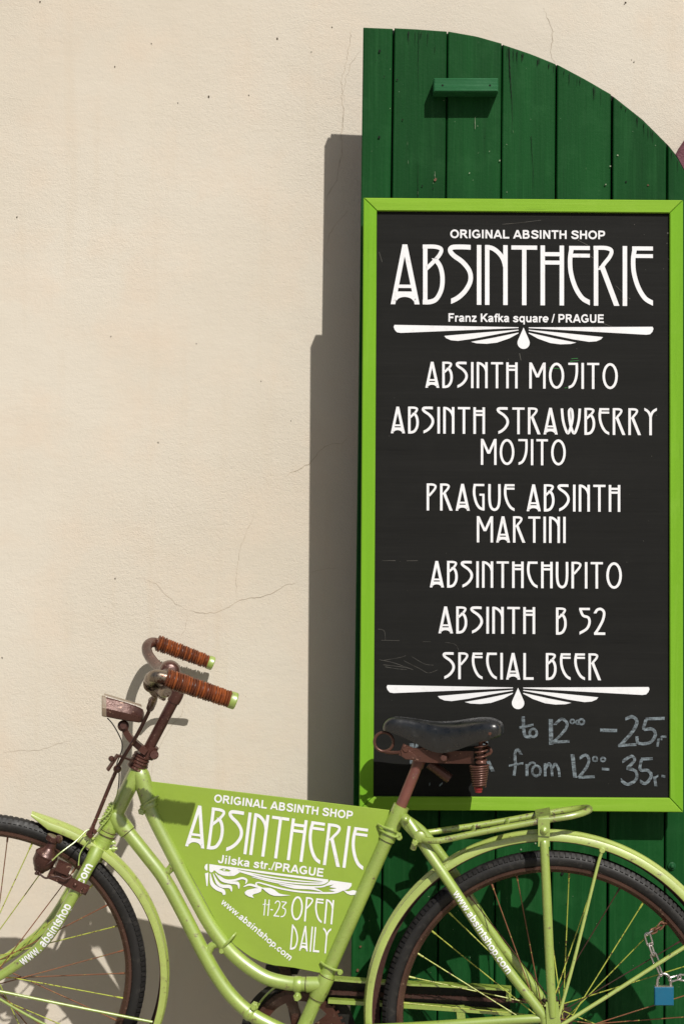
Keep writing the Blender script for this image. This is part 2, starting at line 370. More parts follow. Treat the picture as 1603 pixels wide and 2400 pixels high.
# plain bold grotesque: letter -> (advance, strokes), cap height 1
SANS = {
 'O': (1.08, [(_ell(0.54, 0.5, 0.40, 0.415), 0)]), 'G': (1.08, [(_ell(0.55, 0.5, 0.41, 0.415, 42, 322), 0), _hb(0.44, 0.56, 0.98), _st(0.89, 0.13, 0.50)]),
 'R': (1.0, [_st(0.19), ([(0.19, 0.905), (0.45, 0.905), (0.68, 0.87), (0.75, 0.72), (0.68, 0.56), (0.45, 0.50), (0.19, 0.50)], 1), ([(0.52, 0.48), (0.86, 0)], 0)]),
 'I': (0.39, [_st(0.19)]), 'N': (1.0, [_st(0.19), _st(0.80), ([(0.19, 1.0), (0.80, 0.0)], 0)]), 'A': (1.0, [([(0.10, 0), (0.49, 1)], 0), ([(0.90, 0), (0.51, 1)], 0), _hb(0.29, 0.26, 0.74)]),
 'L': (0.85, [_st(0.19), _hb(0.09, 0.12, 0.80)]), 'S': (0.93, [([(0.78, 0.71), (0.70, 0.86), (0.47, 0.915), (0.23, 0.85), (0.18, 0.71), (0.30, 0.59), (0.55, 0.50), (0.75, 0.39), (0.77, 0.24), (0.66, 0.12), (0.45, 0.085), (0.22, 0.14), (0.13, 0.31)], 1)]),
 'B': (1.0, [_st(0.19), ([(0.19, 0.905), (0.45, 0.905), (0.66, 0.87), (0.70, 0.72), (0.62, 0.57), (0.45, 0.53), (0.19, 0.53)], 1), ([(0.45, 0.53), (0.68, 0.49), (0.78, 0.32), (0.70, 0.14), (0.48, 0.09), (0.19, 0.09)], 1)]),
 'T': (0.85, [_hb(0.91, 0.03, 0.82), _st(0.425, 0, 0.9)]), 'H': (1.0, [_st(0.19), _st(0.80), _hb(0.52, 0.2, 0.8)]), 'P': (0.93, [_st(0.19), ([(0.19, 0.905), (0.45, 0.905), (0.70, 0.86), (0.77, 0.68), (0.70, 0.49), (0.45, 0.42), (0.19, 0.42)], 1)]),
 'F': (0.85, [_st(0.19), _hb(0.91, 0.12, 0.80), _hb(0.51, 0.12, 0.70)]), 'K': (1.0, [_st(0.19), ([(0.86, 1), (0.22, 0.33)], 0), ([(0.42, 0.55), (0.90, 0)], 0)]), 'E': (0.93, [_st(0.19), _hb(0.91, 0.12, 0.83), _hb(0.52, 0.12, 0.79), _hb(0.09, 0.12, 0.85)]),
 'J': (0.77, [([(0.57, 1), (0.57, 0.32), (0.50, 0.13), (0.33, 0.085), (0.17, 0.14), (0.12, 0.32)], 1)]), 'U': (1.0, [([(0.19, 1), (0.19, 0.36), (0.28, 0.14), (0.5, 0.085), (0.72, 0.14), (0.80, 0.36), (0.80, 1)], 1)]),
 'r': (0.54, [_st(0.17, 0, 0.725), ([(0.17, 0.40), (0.24, 0.60), (0.36, 0.645), (0.50, 0.61)], 1)]), 'n': (0.85, [_st(0.17, 0, 0.725), ([(0.17, 0.42), (0.26, 0.60), (0.43, 0.645), (0.60, 0.60), (0.66, 0.42), (0.66, 0)], 1)]),
 'h': (0.85, [_st(0.17), ([(0.17, 0.42), (0.26, 0.60), (0.43, 0.645), (0.60, 0.60), (0.66, 0.42), (0.66, 0)], 1)]), 'm': (1.24, [_st(0.17, 0, 0.725), ([(0.17, 0.42), (0.25, 0.60), (0.39, 0.645), (0.55, 0.60), (0.615, 0.42), (0.615, 0)], 1), ([(0.615, 0.42), (0.70, 0.60), (0.84, 0.645), (0.99, 0.60), (1.06, 0.42), (1.06, 0)], 1)]),
 'a': (0.77, [([(0.12, 0.52), (0.21, 0.63), (0.38, 0.65), (0.54, 0.60), (0.58, 0.45), (0.58, 0.15), (0.62, 0.0)], 1), ([(0.58, 0.40), (0.37, 0.37), (0.18, 0.31), (0.13, 0.19), (0.22, 0.085), (0.40, 0.09), (0.56, 0.20)], 1)]),
 'z': (0.70, [_hb(0.645, 0.06, 0.63), ([(0.55, 0.62), (0.12, 0.1)], 0), _hb(0.08, 0.04, 0.65)]), 'f': (0.46, [([(0.24, 0), (0.24, 0.75), (0.30, 0.90), (0.46, 0.925)], 1), _hb(0.65, 0.03, 0.44)]),
 'k': (0.77, [_st(0.17), ([(0.62, 0.725), (0.20, 0.24)], 0), ([(0.33, 0.42), (0.68, 0)], 0)]), 's': (0.77, [([(0.62, 0.51), (0.54, 0.62), (0.37, 0.65), (0.20, 0.60), (0.17, 0.50), (0.28, 0.42), (0.47, 0.36), (0.60, 0.28), (0.60, 0.16), (0.48, 0.085), (0.33, 0.075), (0.17, 0.12), (0.11, 0.22)], 1)]),
 'q': (0.85, [(_ell(0.41, 0.36, 0.27, 0.285), 0), _st(0.67, -0.27, 0.725)]), 'p': (0.85, [(_ell(0.45, 0.36, 0.27, 0.285), 0), _st(0.18, -0.27, 0.725)]), 'b': (0.85, [(_ell(0.45, 0.36, 0.27, 0.285), 0), _st(0.18)]),
 'u': (0.85, [([(0.18, 0.725), (0.18, 0.28), (0.25, 0.12), (0.40, 0.08), (0.57, 0.13), (0.66, 0.30)], 1), _st(0.67, 0, 0.725)]), 'o': (0.85, [(_ell(0.425, 0.36, 0.31, 0.285), 0)]), 'c': (0.77, [(_ell(0.41, 0.36, 0.29, 0.285, 38, 322), 0)]),
 'e': (0.77, [(_ell(0.40, 0.36, 0.29, 0.285, 0, 318), 0), _hb(0.35, 0.12, 0.74)]), 'i': (0.39, [_st(0.19, 0, 0.725), _st(0.19, 0.84, 1.0)]), 'l': (0.39, [_st(0.19)]), 't': (0.46, [([(0.24, 0.92), (0.24, 0.22), (0.29, 0.10), (0.44, 0.085)], 1), _hb(0.65, 0.03, 0.43)]),
 'w': (1.08, [([(0.09, 0.725), (0.30, 0)], 0), ([(0.30, 0), (0.54, 0.725)], 0), ([(0.54, 0.725), (0.79, 0)], 0), ([(0.79, 0), (0.99, 0.725)], 0)]), '/': (0.39, [([(0.05, -0.02), (0.34, 1.02)], 0)]), '.': (0.39, [_st(0.19, 0, 0.19)]), ' ': (0.39, []),
}
def font_mesh(s, bold=0.0, shear=0.0, space=1.0):
    """flat outline of a line of text; z carries the stroke's layer"""
    vs, fs, x = [], [], 0.0
    for c in s:
        adv, strokes = SANS[c]; w = 0.20 if (c.isupper() or c == '.') else 0.186
        if c in '/w': w = 0.14 if c == '/' else 0.15
        for li, (pts, sm) in enumerate(strokes):
            rv, rf = ribbon(pts, w, sm); o = len(vs)
            vs += [V((x + v.x, v.y, li)) for v in rv]; fs += [tuple(o + i for i in f) for f in rf]
        x += adv + (space - 1.0) * 0.5
    x0 = min(v.x for v in vs); vs = [V((v.x - x0, v.y, v.z)) for v in vs]
    return vs, fs, max(v.x for v in vs)
def put_text(mb, s, fn, bold=0.02, width=None, mi=0, space=1.0):
    """fn(u, v, layer): u 0..1 along the line, v in cap heights -> 3D"""
    vs, fs, W = font_mesh(s, bold, 0.0, space)
    mb.add([fn(v.x / W, v.y, v.z) for v in vs], fs, mi)

# hand-drawn secession style alphabet: strokes of (points, width, smooth) on a unit-high grid
w1 = 0.088
GL = {
 'A': (0.52, [([(0.045, 0), (0.255, 1)], w1, 0), ([(0.255, 1), (0.475, 0)], w1 * 1.1, 0), ([(0.11, 0.30), (0.41, 0.30)], 0.062, 0), ([(0.085, 0.175), (0.43, 0.175)], 0.085, 0), ([(0.075, 0.06), (0.14, 0.125), (0.255, 0.15), (0.37, 0.125), (0.445, 0.06)], 0.06, 1)]),
 'B': (0.40, [([(0.045, 0), (0.045, 1)], w1, 0), ([(0.0, 0.965), (0.22, 0.965), (0.33, 0.925), (0.30, 0.83), (0.19, 0.71), (0.07, 0.60)], w1 * 0.85, 1), ([(0.21, 0.77), (0.31, 0.64), (0.352, 0.46), (0.335, 0.26), (0.25, 0.10), (0.14, 0.045), (0.0, 0.04)], w1, 1)]),
 'S': (0.45, [([(0.40, 0.96), (0.22, 0.965), (0.07, 0.955), (0.035, 0.90), (0.10, 0.82), (0.26, 0.71), (0.38, 0.56), (0.395, 0.40), (0.31, 0.24), (0.18, 0.12), (0.05, 0.055)], w1 * 1.02, 1)]),
 'I': (0.09, [([(0.045, 0), (0.045, 1)], w1, 0)]),
 'N': (0.42, [([(0.045, 0), (0.045, 1)], w1, 0), ([(0.37, 0), (0.37, 1)], w1, 0), ([(0.03, 0.965), (0.14, 0.945), (0.25, 0.87), (0.33, 0.76), (0.37, 0.62)], w1 * 0.95, 1)]),
 'T': (0.46, [([(0, 0.962), (0.46, 0.962)], w1 * 0.88, 0), ([(0.23, 0), (0.23, 0.94)], w1, 0)]),
 'H': (0.43, [([(0.045, 0), (0.045, 1)], w1, 0), ([(0.385, 0), (0.385, 1)], w1, 0), ([(0.07, 0.855), (0.36, 0.855)], 0.075, 0), ([(0.07, 0.715), (0.36, 0.715)], 0.075, 0)]),
 'E': (0.41, [([(0.03, 0.962), (0.40, 0.962)], w1 * 0.85, 0), ([(0.075, 0.955), (0.048, 0.78), (0.062, 0.55), (0.14, 0.31), (0.26, 0.13), (0.40, 0.05)], w1 * 1.0, 1), ([(0.07, 0.835), (0.40, 0.835)], w1 * 0.8, 0)]),
 'R': (0.46, [([(0.045, 0), (0.045, 1)], w1, 0), ([(0.0, 0.965), (0.22, 0.965), (0.32, 0.92), (0.29, 0.82), (0.19, 0.70), (0.115, 0.60)], w1 * 0.85, 1), ([(0.15, 0.66), (0.415, 0)], w1 * 1.12, 0)]),
 'O': (0.59, [([(0.295 + 0.245 * math.cos(a * math.pi / 12), 0.5 + 0.455 * math.sin(a * math.pi / 12)) for a in range(25)], w1, 0)]),
 'M': (0.62, [([(0.045, 0), (0.045, 1)], w1, 0), ([(0.575, 0), (0.575, 1)], w1, 0), ([(0.055, 0.98), (0.31, 0.43)], w1, 0), ([(0.31, 0.43), (0.565, 0.98)], w1, 0)]),
 'J': (0.41, [([(0.03, 0.962), (0.395, 0.962)], w1 * 0.85, 0), ([(0.355, 0.955), (0.352, 0.60), (0.30, 0.33), (0.19, 0.13), (0.04, 0.055)], w1, 1)]),
 'W': (0.76, [([(0.04, 0.98), (0.08, 0.55), (0.17, 0.22), (0.27, 0.05), (0.37, 0.28), (0.44, 0.62), (0.42, 0.90), (0.37, 0.96)], w1, 1), ([(0.37, 0.96), (0.31, 0.88), (0.33, 0.55), (0.40, 0.22), (0.50, 0.05), (0.60, 0.24), (0.68, 0.58), (0.71, 0.98)], w1, 1)]),
 'Y': (0.49, [([(0.01, 0.975), (0.11, 0.92), (0.19, 0.83), (0.245, 0.68)], w1 * 0.95, 1), ([(0.48, 0.975), (0.38, 0.92), (0.30, 0.83), (0.245, 0.68)], w1 * 0.95, 1), ([(0.245, 0), (0.245, 0.72)], w1, 0)]),
 'P': (0.38, [([(0.045, 0), (0.045, 1)], w1, 0), ([(0.0, 0.965), (0.22, 0.965), (0.33, 0.91), (0.30, 0.80), (0.19, 0.66), (0.06, 0.52)], w1 * 0.85, 1)]),
 'G': (0.46, [([(0.03, 0.962), (0.43, 0.962)], w1 * 0.85, 0), ([(0.075, 0.955), (0.048, 0.78), (0.062, 0.55), (0.14, 0.28), (0.26, 0.11), (0.42, 0.05)], w1, 1), ([(0.25, 0.60), (0.44, 0.60)], w1 * 0.8, 0), ([(0.40, 0.02), (0.40, 0.60)], w1 * 0.9, 0)]),
 'U': (0.46, [([(0.045, 1.0), (0.045, 0.42), (0.10, 0.14), (0.23, 0.045), (0.36, 0.14), (0.415, 0.42), (0.415, 1.0)], w1, 1)]),
 'C': (0.41, [([(0.03, 0.962), (0.40, 0.962)], w1 * 0.9, 0), ([(0.075, 0.955), (0.048, 0.78), (0.062, 0.55), (0.14, 0.31), (0.26, 0.13), (0.40, 0.05)], w1, 1)]),
 'L': (0.39, [([(0.045, 0), (0.045, 1)], w1, 0), ([(0.0, 0.045), (0.38, 0.045)], w1, 0)]),
 'D': (0.44, [([(0.045, 0), (0.045, 1)], w1, 0), ([(0.03, 0.96), (0.20, 0.84), (0.34, 0.62), (0.385, 0.38), (0.31, 0.14), (0.16, 0.05), (0.0, 0.042)], w1, 1)]),
 '5': (0.45, [([(0.42, 0.96), (0.02, 0.96)], w1 * 0.9, 0), ([(0.06, 0.95), (0.16, 0.72), (0.36, 0.64), (0.405, 0.45), (0.30, 0.22), (0.03, 0.055)], w1, 1)]),
 '2': (0.43, [([(0.035, 0.80), (0.12, 0.93), (0.26, 0.96), (0.375, 0.84), (0.34, 0.58), (0.20, 0.29), (0.05, 0.06)], w1, 1), ([(0.0, 0.045), (0.42, 0.045)], w1, 0)]),
 '1': (0.22, [([(0.15, 0), (0.15, 1)], w1, 0), ([(0.0, 0.66), (0.22, 0.72)], w1 * 0.8, 0)]),
 '3': (0.40, [([(0.0, 0.95), (0.36, 0.95)], w1 * 0.8, 0), ([(0.35, 0.93), (0.10, 0.62), (0.30, 0.52), (0.34, 0.32), (0.24, 0.10), (0.03, 0.03)], w1, 1)]),
 '-': (0.22, [([(0.02, 0.40), (0.20, 0.40)], w1, 0)]),
 ' ': (0.20, []),
}
def ribbon(pts, w, smooth):
    P = [V((p[0], p[1], 0)) for p in pts]
    if smooth: P, _ = spline(P, [0] * len(P), 5)
    L, R = [], []
    closed = (P[0] - P[-1]).length < 1e-6
    for i in range(len(P)):
        a, b = P[max(i - 1, 0)], P[min(i + 1, len(P) - 1)]
        if closed and i in (0, len(P) - 1): a, b = P[-2], P[1]
        t = (b - a).normalized(); n = V((-t.y, t.x, 0)); ww = w / 2
        if not closed and i in (0, len(P) - 1):       # ends are cut level or plumb
            if abs(t.y) > abs(t.x): n = V((1 if n.x > 0 else -1, 0, 0)); ww = w / 2 / max(0.5, abs(t.y))
            else: n = V((0, 1 if n.y > 0 else -1, 0)); ww = w / 2 / max(0.5, abs(t.x))
        L.append(P[i] + n * ww); R.append(P[i] - n * ww)
    vs = L + R; N = len(P)
    return vs, [(i, i + 1, N + i + 1, N + i) for i in range(N - 1)]
def put_glyphs(mb, s, fn, gap=0.11, wk=1.0, lift=None):
    """fn(u, v, layer): u 0..1 across the line, v 0..1 letter height"""
    tot = sum(GL[c][0] for c in s) + gap * (len(s) - 1); x = 0.0
    for c in s:
        w, strokes = GL[c]
        for li, (pts, sw, sm) in enumerate(strokes):
            vs, fs = ribbon(pts, sw * wk, sm)
            mb.add([fn((x + v.x) / tot, v.y, li) for v in vs], fs)
        x += w + gap


# ================================================================ SETTING
def fit_circle(fn, px, nrm):
    """circle through measured rim points, solved in the wheel's own plane"""
    import numpy as np
    P = [fn(*p) for p in px]; o = P[0]; ex = (fn(px[0][0] + 1, px[0][1]) - o).normalized(); ez = nrm.cross(ex)
    A = np.array([[2 * (p - o).dot(ex), 2 * (p - o).dot(ez), 1.0] for p in P]); b = np.array([(p - o).length_squared for p in P])
    x = np.linalg.lstsq(A, b, rcond=None)[0]; c = o + ex * float(x[0]) + ez * float(x[1])
    return c, math.sqrt(x[2] + x[0] ** 2 + x[1] ** 2)
RHUB, R_W = fit_circle(B, [(1061.5, 2064), (956, 2183), (892, 2400), (1290, 1989), (1385, 2004), (1483, 2048), (1596, 2126), (900, 2330)], BN)
FHUB, R_F = fit_circle(F, [(0, 1912), (80, 1927.5), (223, 2006), (274, 2071), (319, 2144), (338, 2214.5), (340.5, 2278), (335, 2358)], SN)
print('wheels', RHUB, R_W, FHUB, R_F)
gz_r, gz_f = RHUB.z - R_W, FHUB.z - R_F
SLOPE = (gz_r - gz_f) / (RHUB.x - FHUB.x)
def gz(x): return gz_r + SLOPE * (x - RHUB.x)
mb = MB()
mb.add([(-40, -60, gz(-40)), (40, -60, gz(40)), (40, 0.5, gz(40)), (-40, 0.5, gz(-40))], [(0, 1, 2, 3)])
g = mb.build('street_paving', M['ground'], smooth=False); g['kind'] = 'structure'

# --- rendered wall, with its hairline cracks and pits
mb = MB()
x0, x1, z0, z1 = -8.0, 8.0, -1.2, 7.0
mb.add([(x0, 0, z0), (x1, 0, z0), (x1, 0, z1), (x0, 0, z1), (x0, 0.45, z0), (x1, 0.45, z0), (x1, 0.45, z1), (x0, 0.45, z1)],
       [(0, 1, 2, 3), (5, 4, 7, 6), (4, 0, 3, 7), (1, 5, 6, 2), (3, 2, 6, 7), (4, 5, 1, 0)])
def crack(pts, wpx, mi=1, jit=2.0):
    P = []
    for i in range(len(pts) - 1):
        a, b = V((*pts[i], 0)), V((*pts[i + 1], 0)); k = max(2, int((b - a).length / 7))
        for j in range(k): P.append(a.lerp(b, j / k) + V((random.uniform(-jit, jit), random.uniform(-jit, jit), 0)) * (0 if j == 0 and i == 0 else 1))
    P.append(V((*pts[-1], 0)))
    vs = []
    for i, p in enumerate(P):
        t = (P[min(i + 1, len(P) - 1)] - P[max(i - 1, 0)]).normalized(); n = V((-t.y, t.x, 0))
        e = min(1, i / 4, (len(P) - 1 - i) / 4) * random.uniform(0.4, 1.1) * wpx * 0.38 + 0.05
        for s in (1, -1):
            q = p + n * e * s; vs.append(Y(q.x, q.y, -0.0006))
    mb.add(vs, [(2 * i, 2 * i + 1, 2 * i + 3, 2 * i + 2) for i in range(len(P) - 1)], mi)
c3 = lambda L: [(x / 1.96, 1200 + y / 1.96) for x, y in L]
crack(c3([(865, 455), (935, 467), (1000, 460), (1040, 445), (1085, 415), (1140, 397), (1210, 388), (1260, 370), (1310, 335), (1370, 322)]), 1.3)
crack(c3([(860, 455), (858, 500), (845, 545), (825, 590)]), 0.9)
crack(c3([(1088, 410), (1085, 330), (1092, 230), (1110, 140), (1150, 60), (1165, 0)]), 0.7)
crack(c3([(860, 450), (820, 430), (760, 380), (715, 330), (640, 300)]), 0.7)
crack(c3([(850, 830), (845, 890), (830, 935), (770, 1010), (740, 1060), (700, 1170), (690, 1230)]), 0.7)
crack(c3([(10, 1110), (80, 1100), (170, 1098), (240, 1075), (330, 1050)]), 0.7)
crack(c3([(1420, 290), (1460, 268), (1520, 255), (1570, 262)]), 1.0)
crack([(668, 1116), (700, 1100), (722, 1088), (737, 1074), (755, 1050), (775, 1040), (800, 1041), (822, 1024)], 1.5)
c8 = lambda L: [(680 + x / 3.787, 280 + y / 3.787) for x, y in L]
crack(c8([(470, -120), (470, 60), (455, 130), (460, 300), (430, 430), (415, 530), (340, 650), (315, 730)]), 1.5, 1, 1.2)
crack(c8([(520, 800), (430, 900), (380, 960), (340, 1040), (330, 1130)]), 1.5, 1, 1.2)
crack(c8([(290, 1210), (340, 1270), (390, 1290)]), 1.2)
crack(c8([(545, 1480), (560, 1580), (590, 1660)]), 1.3)
crack([(808, 240), (800, 190), (812, 140), (825, 60)], 0.8)
c1 = lambda L: [(800 + x / 1.953, y / 1.953) for x, y in L]
crack(c1([(925, 30), (945, 85), (968, 140), (965, 185), (958, 230), (960, 262), (985, 288)]), 1.3)
crack(c1([(0, 590), (12, 500), (0, 440), (40, 290), (90, 230)]), 0.8)
def pit(px, py, r, mi=2):
    vs = []
    for k in range(7):
        a = 2 * math.pi * k / 7; rr = r * random.uniform(0.6, 1.2); vs.append(Y(px + rr * math.cos(a) * 0.8, py + rr * math.sin(a), -0.0008))
    mb.add(vs, [tuple(range(7))], mi)
for (x, y, r) in [(489, 225, 3), (650, 89, 3), (40, 508, 2.6), (355, 101, 2), (269, 155, 2), (94, 3, 2.5), (371, 1037, 2), (260, 788, 1.8), (583, 222, 2), (612, 893, 1.6),
                  (682, 986, 1.5), (1466, 4, 3), (1463, 8, 2), (460, 805, 1.5), (270, 1356, 2), (5, 1542, 2), (730, 120, 1.8), (778, 62, 2), (1486, 144, 2), (1480, 139, 1.2), (417, 240, 1.6)]:
    pit(x, y, r)
for _ in range(10):
    pit(random.uniform(0, 840), random.uniform(0, 1780), random.uniform(0.5, 1.2), random.choice((1, 1, 2)))
wall = mb.build('stucco_wall', [M['stucco'], M['crack'], M['pit']], smooth=False, fix=False)
wall['label'] = 'cream rendered street wall with hairline cracks behind the bicycle and shutter'; wall['category'] = 'wall'

# --- maroon surround of the arched doorway, just entering at the right
cx, cy = 1957, 554; mb = MB(); R1, R2 = 420, 300; out = []; inn = []
for k in range(25):
    a = math.pi * (1.0 - k / 24)
    out.append((cx + R1 * math.cos(a), cy - R1 * math.sin(a))); inn.append((cx + R2 * math.cos(a), cy - R2 * math.sin(a)))
zb = 2620
poly = [(cx - R1, zb)] + out + [(cx + R1, zb), (cx + R2, zb)] + inn[::-1] + [(cx - R2, zb)]
fr = [Y(x, y, -0.022) for x, y in poly]
prism(mb, fr, (0, 0.0212, 0), bevel=0.004)
ds = mb.build('door_surround', M['maroon'], angle=30)
ds['label'] = 'maroon painted arched door surround at the right edge, mostly hidden by the green shutter'; ds['category'] = 'door surround'

# ================================================================ SHUTTER
SY = -0.213
sh = thing('wooden_shutter', 'dark green arched plank shutter leaf standing open against the cream wall', 'shutter', (Y(1200, 2300, SY).x, SY + 0.02, gz(0.3)))
arc_px = c1([(100, 120), (240, 126), (340, 131), (490, 142), (620, 165), (740, 199), (870, 243), (985, 290), (1120, 362), (1240, 432), (1370, 535), (1490, 655), (1530, 705), (1568, 775)]) + [(1640, 475), (1672, 550), (1690, 630), (1697, 720)]
def arc_y(x):
    for (xa, ya), (xb, yb) in zip(arc_px, arc_px[1:]):
        if xa <= x <= xb: return ya + (yb - ya) * (x - xa) / (xb - xa)
    return arc_px[-1][1] if x > 1000 else arc_px[0][1]
# joints: x at the top of the picture and at the bottom of the leaf
joints = [(851, 818), (922, 888), (1048.5, 1022), (1177, 1156), (1304.5, 1289), (1435.5, 1421), (1564.5, 1556), (1697, 1692)]
ZB = 2640
mb = MB()
for i in range(7):
    (ta, ba), (tb, bb) = joints[i], joints[i + 1]
    gap = [2.2, 1.6, 1.6, 2.2, 2.8, 2.0, 2.0][i]; gl = 0 if i == 0 else [2.2, 1.6, 1.6, 2.2, 2.8, 2.0][i - 1]
    def ex(t, b, y): return t + (b - t) * (y - 100) / (ZB - 100)
    xs = [ta + (tb - ta) * k / 10 for k in range(11)]; step = random.uniform(-2, 2)
    top = []
    for k, x in enumerate(xs):
        xx = x + (gl if k == 0 else 0) - (gap if k == 10 else 0); yy = arc_y(xx) + step
        left = ex(ta, ba, yy) + gl; right = ex(tb, bb, yy) - gap
        xx = left + (right - left) * k / 10
        top.append((xx, arc_y(xx) + step))
    poly = [(ba + gl, ZB)] + top + [(bb - gap, ZB)]
    dy = random.uniform(-0.0012, 0.0012)
    fr = [Y(x, y, SY + dy) for x, y in poly]
    prism(mb, fr, (0, 0.022, 0), 0, random.uniform(0.25, 0.75), 0.0022)
# backing layer that closes the joints
poly = [(825, ZB)] + [(x + 4, y + 5) for x, y in arc_px] + [(1688, ZB)]
poly[1] = (857, arc_px[0][1] + 5)
prism(mb, [Y(x, y, SY + 0.0245) for x, y in poly], (0, 0.004, 0), 1)
def blot(px, py, r, mi, y, sx=1.0, sy=1.0, n=8):
    vs = []
    for k in range(n):
        a = 2 * math.pi * k / n; rr = r * random.uniform(0.65, 1.2); vs.append(Y(px + rr * math.cos(a) * sx, py + rr * math.sin(a) * sy, y))
    mb.add(vs, [tuple(range(n))], mi)
SF = SY - 0.0021
for x, y, r, mi in [(174, 231, 7, 1), (174, 626, 6.5, 1), (430, 820, 7, 3), (370, 850, 4, 1), (420, 860, 3, 1), (1207, 846, 4, 1), (1303, 830, 4.5, 1), (1404, 845, 5, 3), (280, 545, 4, 1), (255, 362, 4, 1),
                    (725, 733, 4, 2), (1231, 758, 4, 2), (1265, 708, 4, 2), (1210, 842, 3.5, 2), (586, 790, 3, 2), (678, 690, 2.5, 2), (428, 800, 2.5, 2)]:
    blot(800 + x / 1.953, y / 1.953, r / 1.953, mi, SF - (0.0004 if mi == 2 else 0))
for x, y, h, mi in [(306, 740, 13, 2), (303, 656, 11, 2), (428, 800, 24, 2), (428, 222, 22, 1), (612, 560, 38, 2), (350, 880, 10, 2), (787, 600, 8, 2), (1120, 770, 8, 2)]:
    blot(800 + x / 1.953, y / 1.953, h / 1.953, mi, SF - 0.0002, 0.035, 0.8)
def split(pts, w, mi=1):
    vs = []
    P = [V((*p, 0)) for p in pts]; Q = []
    for a, b in zip(P, P[1:]):
        k = max(2, int((b - a).length / 6))
        for j in range(k): Q.append(a.lerp(b, j / k) + V((random.uniform(-0.7, 0.7), 0, 0)))
    Q.append(P[-1])
    for i, p in enumerate(Q):
        e = w / 2 * max(0.12, 1 - (i / len(Q)) ** 1.5) * random.uniform(0.6, 1.2)
        vs += [Y(p.x - e, p.y, SF - 0.0001), Y(p.x + e, p.y, SF - 0.0001)]
    mb.add(vs, [(2 * i, 2 * i + 1, 2 * i + 3, 2 * i + 2) for i in range(len(Q) - 1)], mi)
split(c1([(767, 212), (771, 330), (780, 440), (783, 540), (780, 605)]), 2.4)
split(c1([(355, 140), (352, 300), (353, 470)]), 0.9); split(c1([(350, 900), (350, 700)]), 1.0)
split(c1([(868, 620), (880, 800), (872, 895)]), 1.0)
for _ in range(46):
    x = random.choice((random.uniform(862, 1700), random.uniform(1180, 1560)))
    if min(abs(x - j[0]) for j in joints) < 7 or x > 1600: continue
    y = arc_y(x) + 6; split([(x, y), (x + random.uniform(-1, 1), y + random.uniform(6, 34))], random.uniform(0.7, 1.7))
for x, y, r, mi in [(1317, 2049, 6, 1), (1099, 2126, 5, 2), (1255, 1978, 3, 2), (1221, 1992, 3, 2), (1100, 2010, 4, 2), (940, 2160, 6, 2), (845, 2220, 4, 3), (838, 2275, 5, 3)]:
    blot(x, y, r * 0.8, mi, SF - 0.0003, 0.8, 1.0)
for _ in range(70):
    x = random.uniform(860, 1600); y = random.choice((random.uniform(90, 460), random.uniform(1960, 2400)))
    if y < arc_y(x) + 8: continue
    if min(abs(x - (j[0] + (j[1] - j[0]) * (y - 100) / (ZB - 100))) for j in joints) < 5: continue
    blot(x, y, random.uniform(0.5, 1.5), random.choice((1, 2, 2)), SF - 0.0003, random.uniform(0.4, 1.1), random.uniform(0.6, 1.6), 6)
mb.build('planks', [M['shutter'], M['black'], M['fleck'], M['rusty_nail']], sh, angle=25)
mb = MB()
a = [Y(x, y, SY - 0.046) for x, y in c1([(423, 354), (718, 354), (718, 417), (423, 417)])]
prism(mb, a, (0, 0.0455, 0), 0, 0.75, 0.0022)
for x, y in c1([(463, 388), (680, 388)]):
    vs = [Y(x + 2.6 * math.cos(k), y + 2.6 * math.sin(k), SY - 0.0464) for k in range(6)]; mb.add(vs, [tuple(range(6))], 1)
mb.build('handle_block', [wood_paint('dark_green_block', (0.016, 0.085, 0.032), (0.050, 0.150, 0.075), axis='x'), M['black']], sh, angle=25)
mb = MB()
p = Y(1574, 2030, SY); disc(mb, p + V((0, -0.003, 0)), (0, -1, 0), 0.0085, 0.006, 14); ball(mb, p + V((0, -0.006, 0)), 0.0055, (0, -1, 0))
mb.build('bolt', wood_paint('dark_green_bolt', (0.012, 0.07, 0.024), (0.05, 0.12, 0.06)), sh)

# ================================================================ MENU BOARD
BY = -0.288; PY = BY + 0.008
bd = thing('menu_board', 'tall chalkboard menu in a lime green frame fixed on the green shutter', 'menu board', (Y(1220, 1900, BY).x, BY + 0.03, Y(1220, 1903, BY).z))
TL, TR, BR, BL = (852, 462.5), (1601, 468), (1601, 1905), (842, 1899)
iTL, iTR, iBR, iBL = (883, 493), (1570, 498), (1570, 1872), (875, 1868)
g_ = 0.5
for q, nm, mt in (([(TL[0] + g_, TL[1]), (TR[0] - g_, TR[1]), (iTR[0] - g_, iTR[1]), (iTL[0] + g_, iTL[1])], 'frame_rail', 'frame_x'),
                  ([(iBL[0] + g_, iBL[1]), (iBR[0] - g_, iBR[1]), (BR[0] - g_, BR[1]), (BL[0] + g_, BL[1])], 'frame_rail', 'frame_x'),
                  ([(TL[0], TL[1] + g_), (iTL[0], iTL[1] + g_), (iBL[0], iBL[1] - g_), (BL[0], BL[1] - g_)], 'frame_post', 'frame_z'),
                  ([(iTR[0], iTR[1] + g_), (TR[0], TR[1] + g_), (BR[0], BR[1] - g_), (iBR[0], iBR[1] - g_)], 'frame_post', 'frame_z')):
    mb = MB(); prism(mb, [Y(x, y, BY) for x, y in q], (0, 0.030, 0), 0, 0.5, 0.0016); mb.build(nm, M[mt], bd, angle=25)
mb = MB()
prism(mb, [Y(x, y, PY) for x, y in [(868, 480), (1586, 484), (1586, 1888), (862, 1884)]], (0, 0.012, 0), 0)
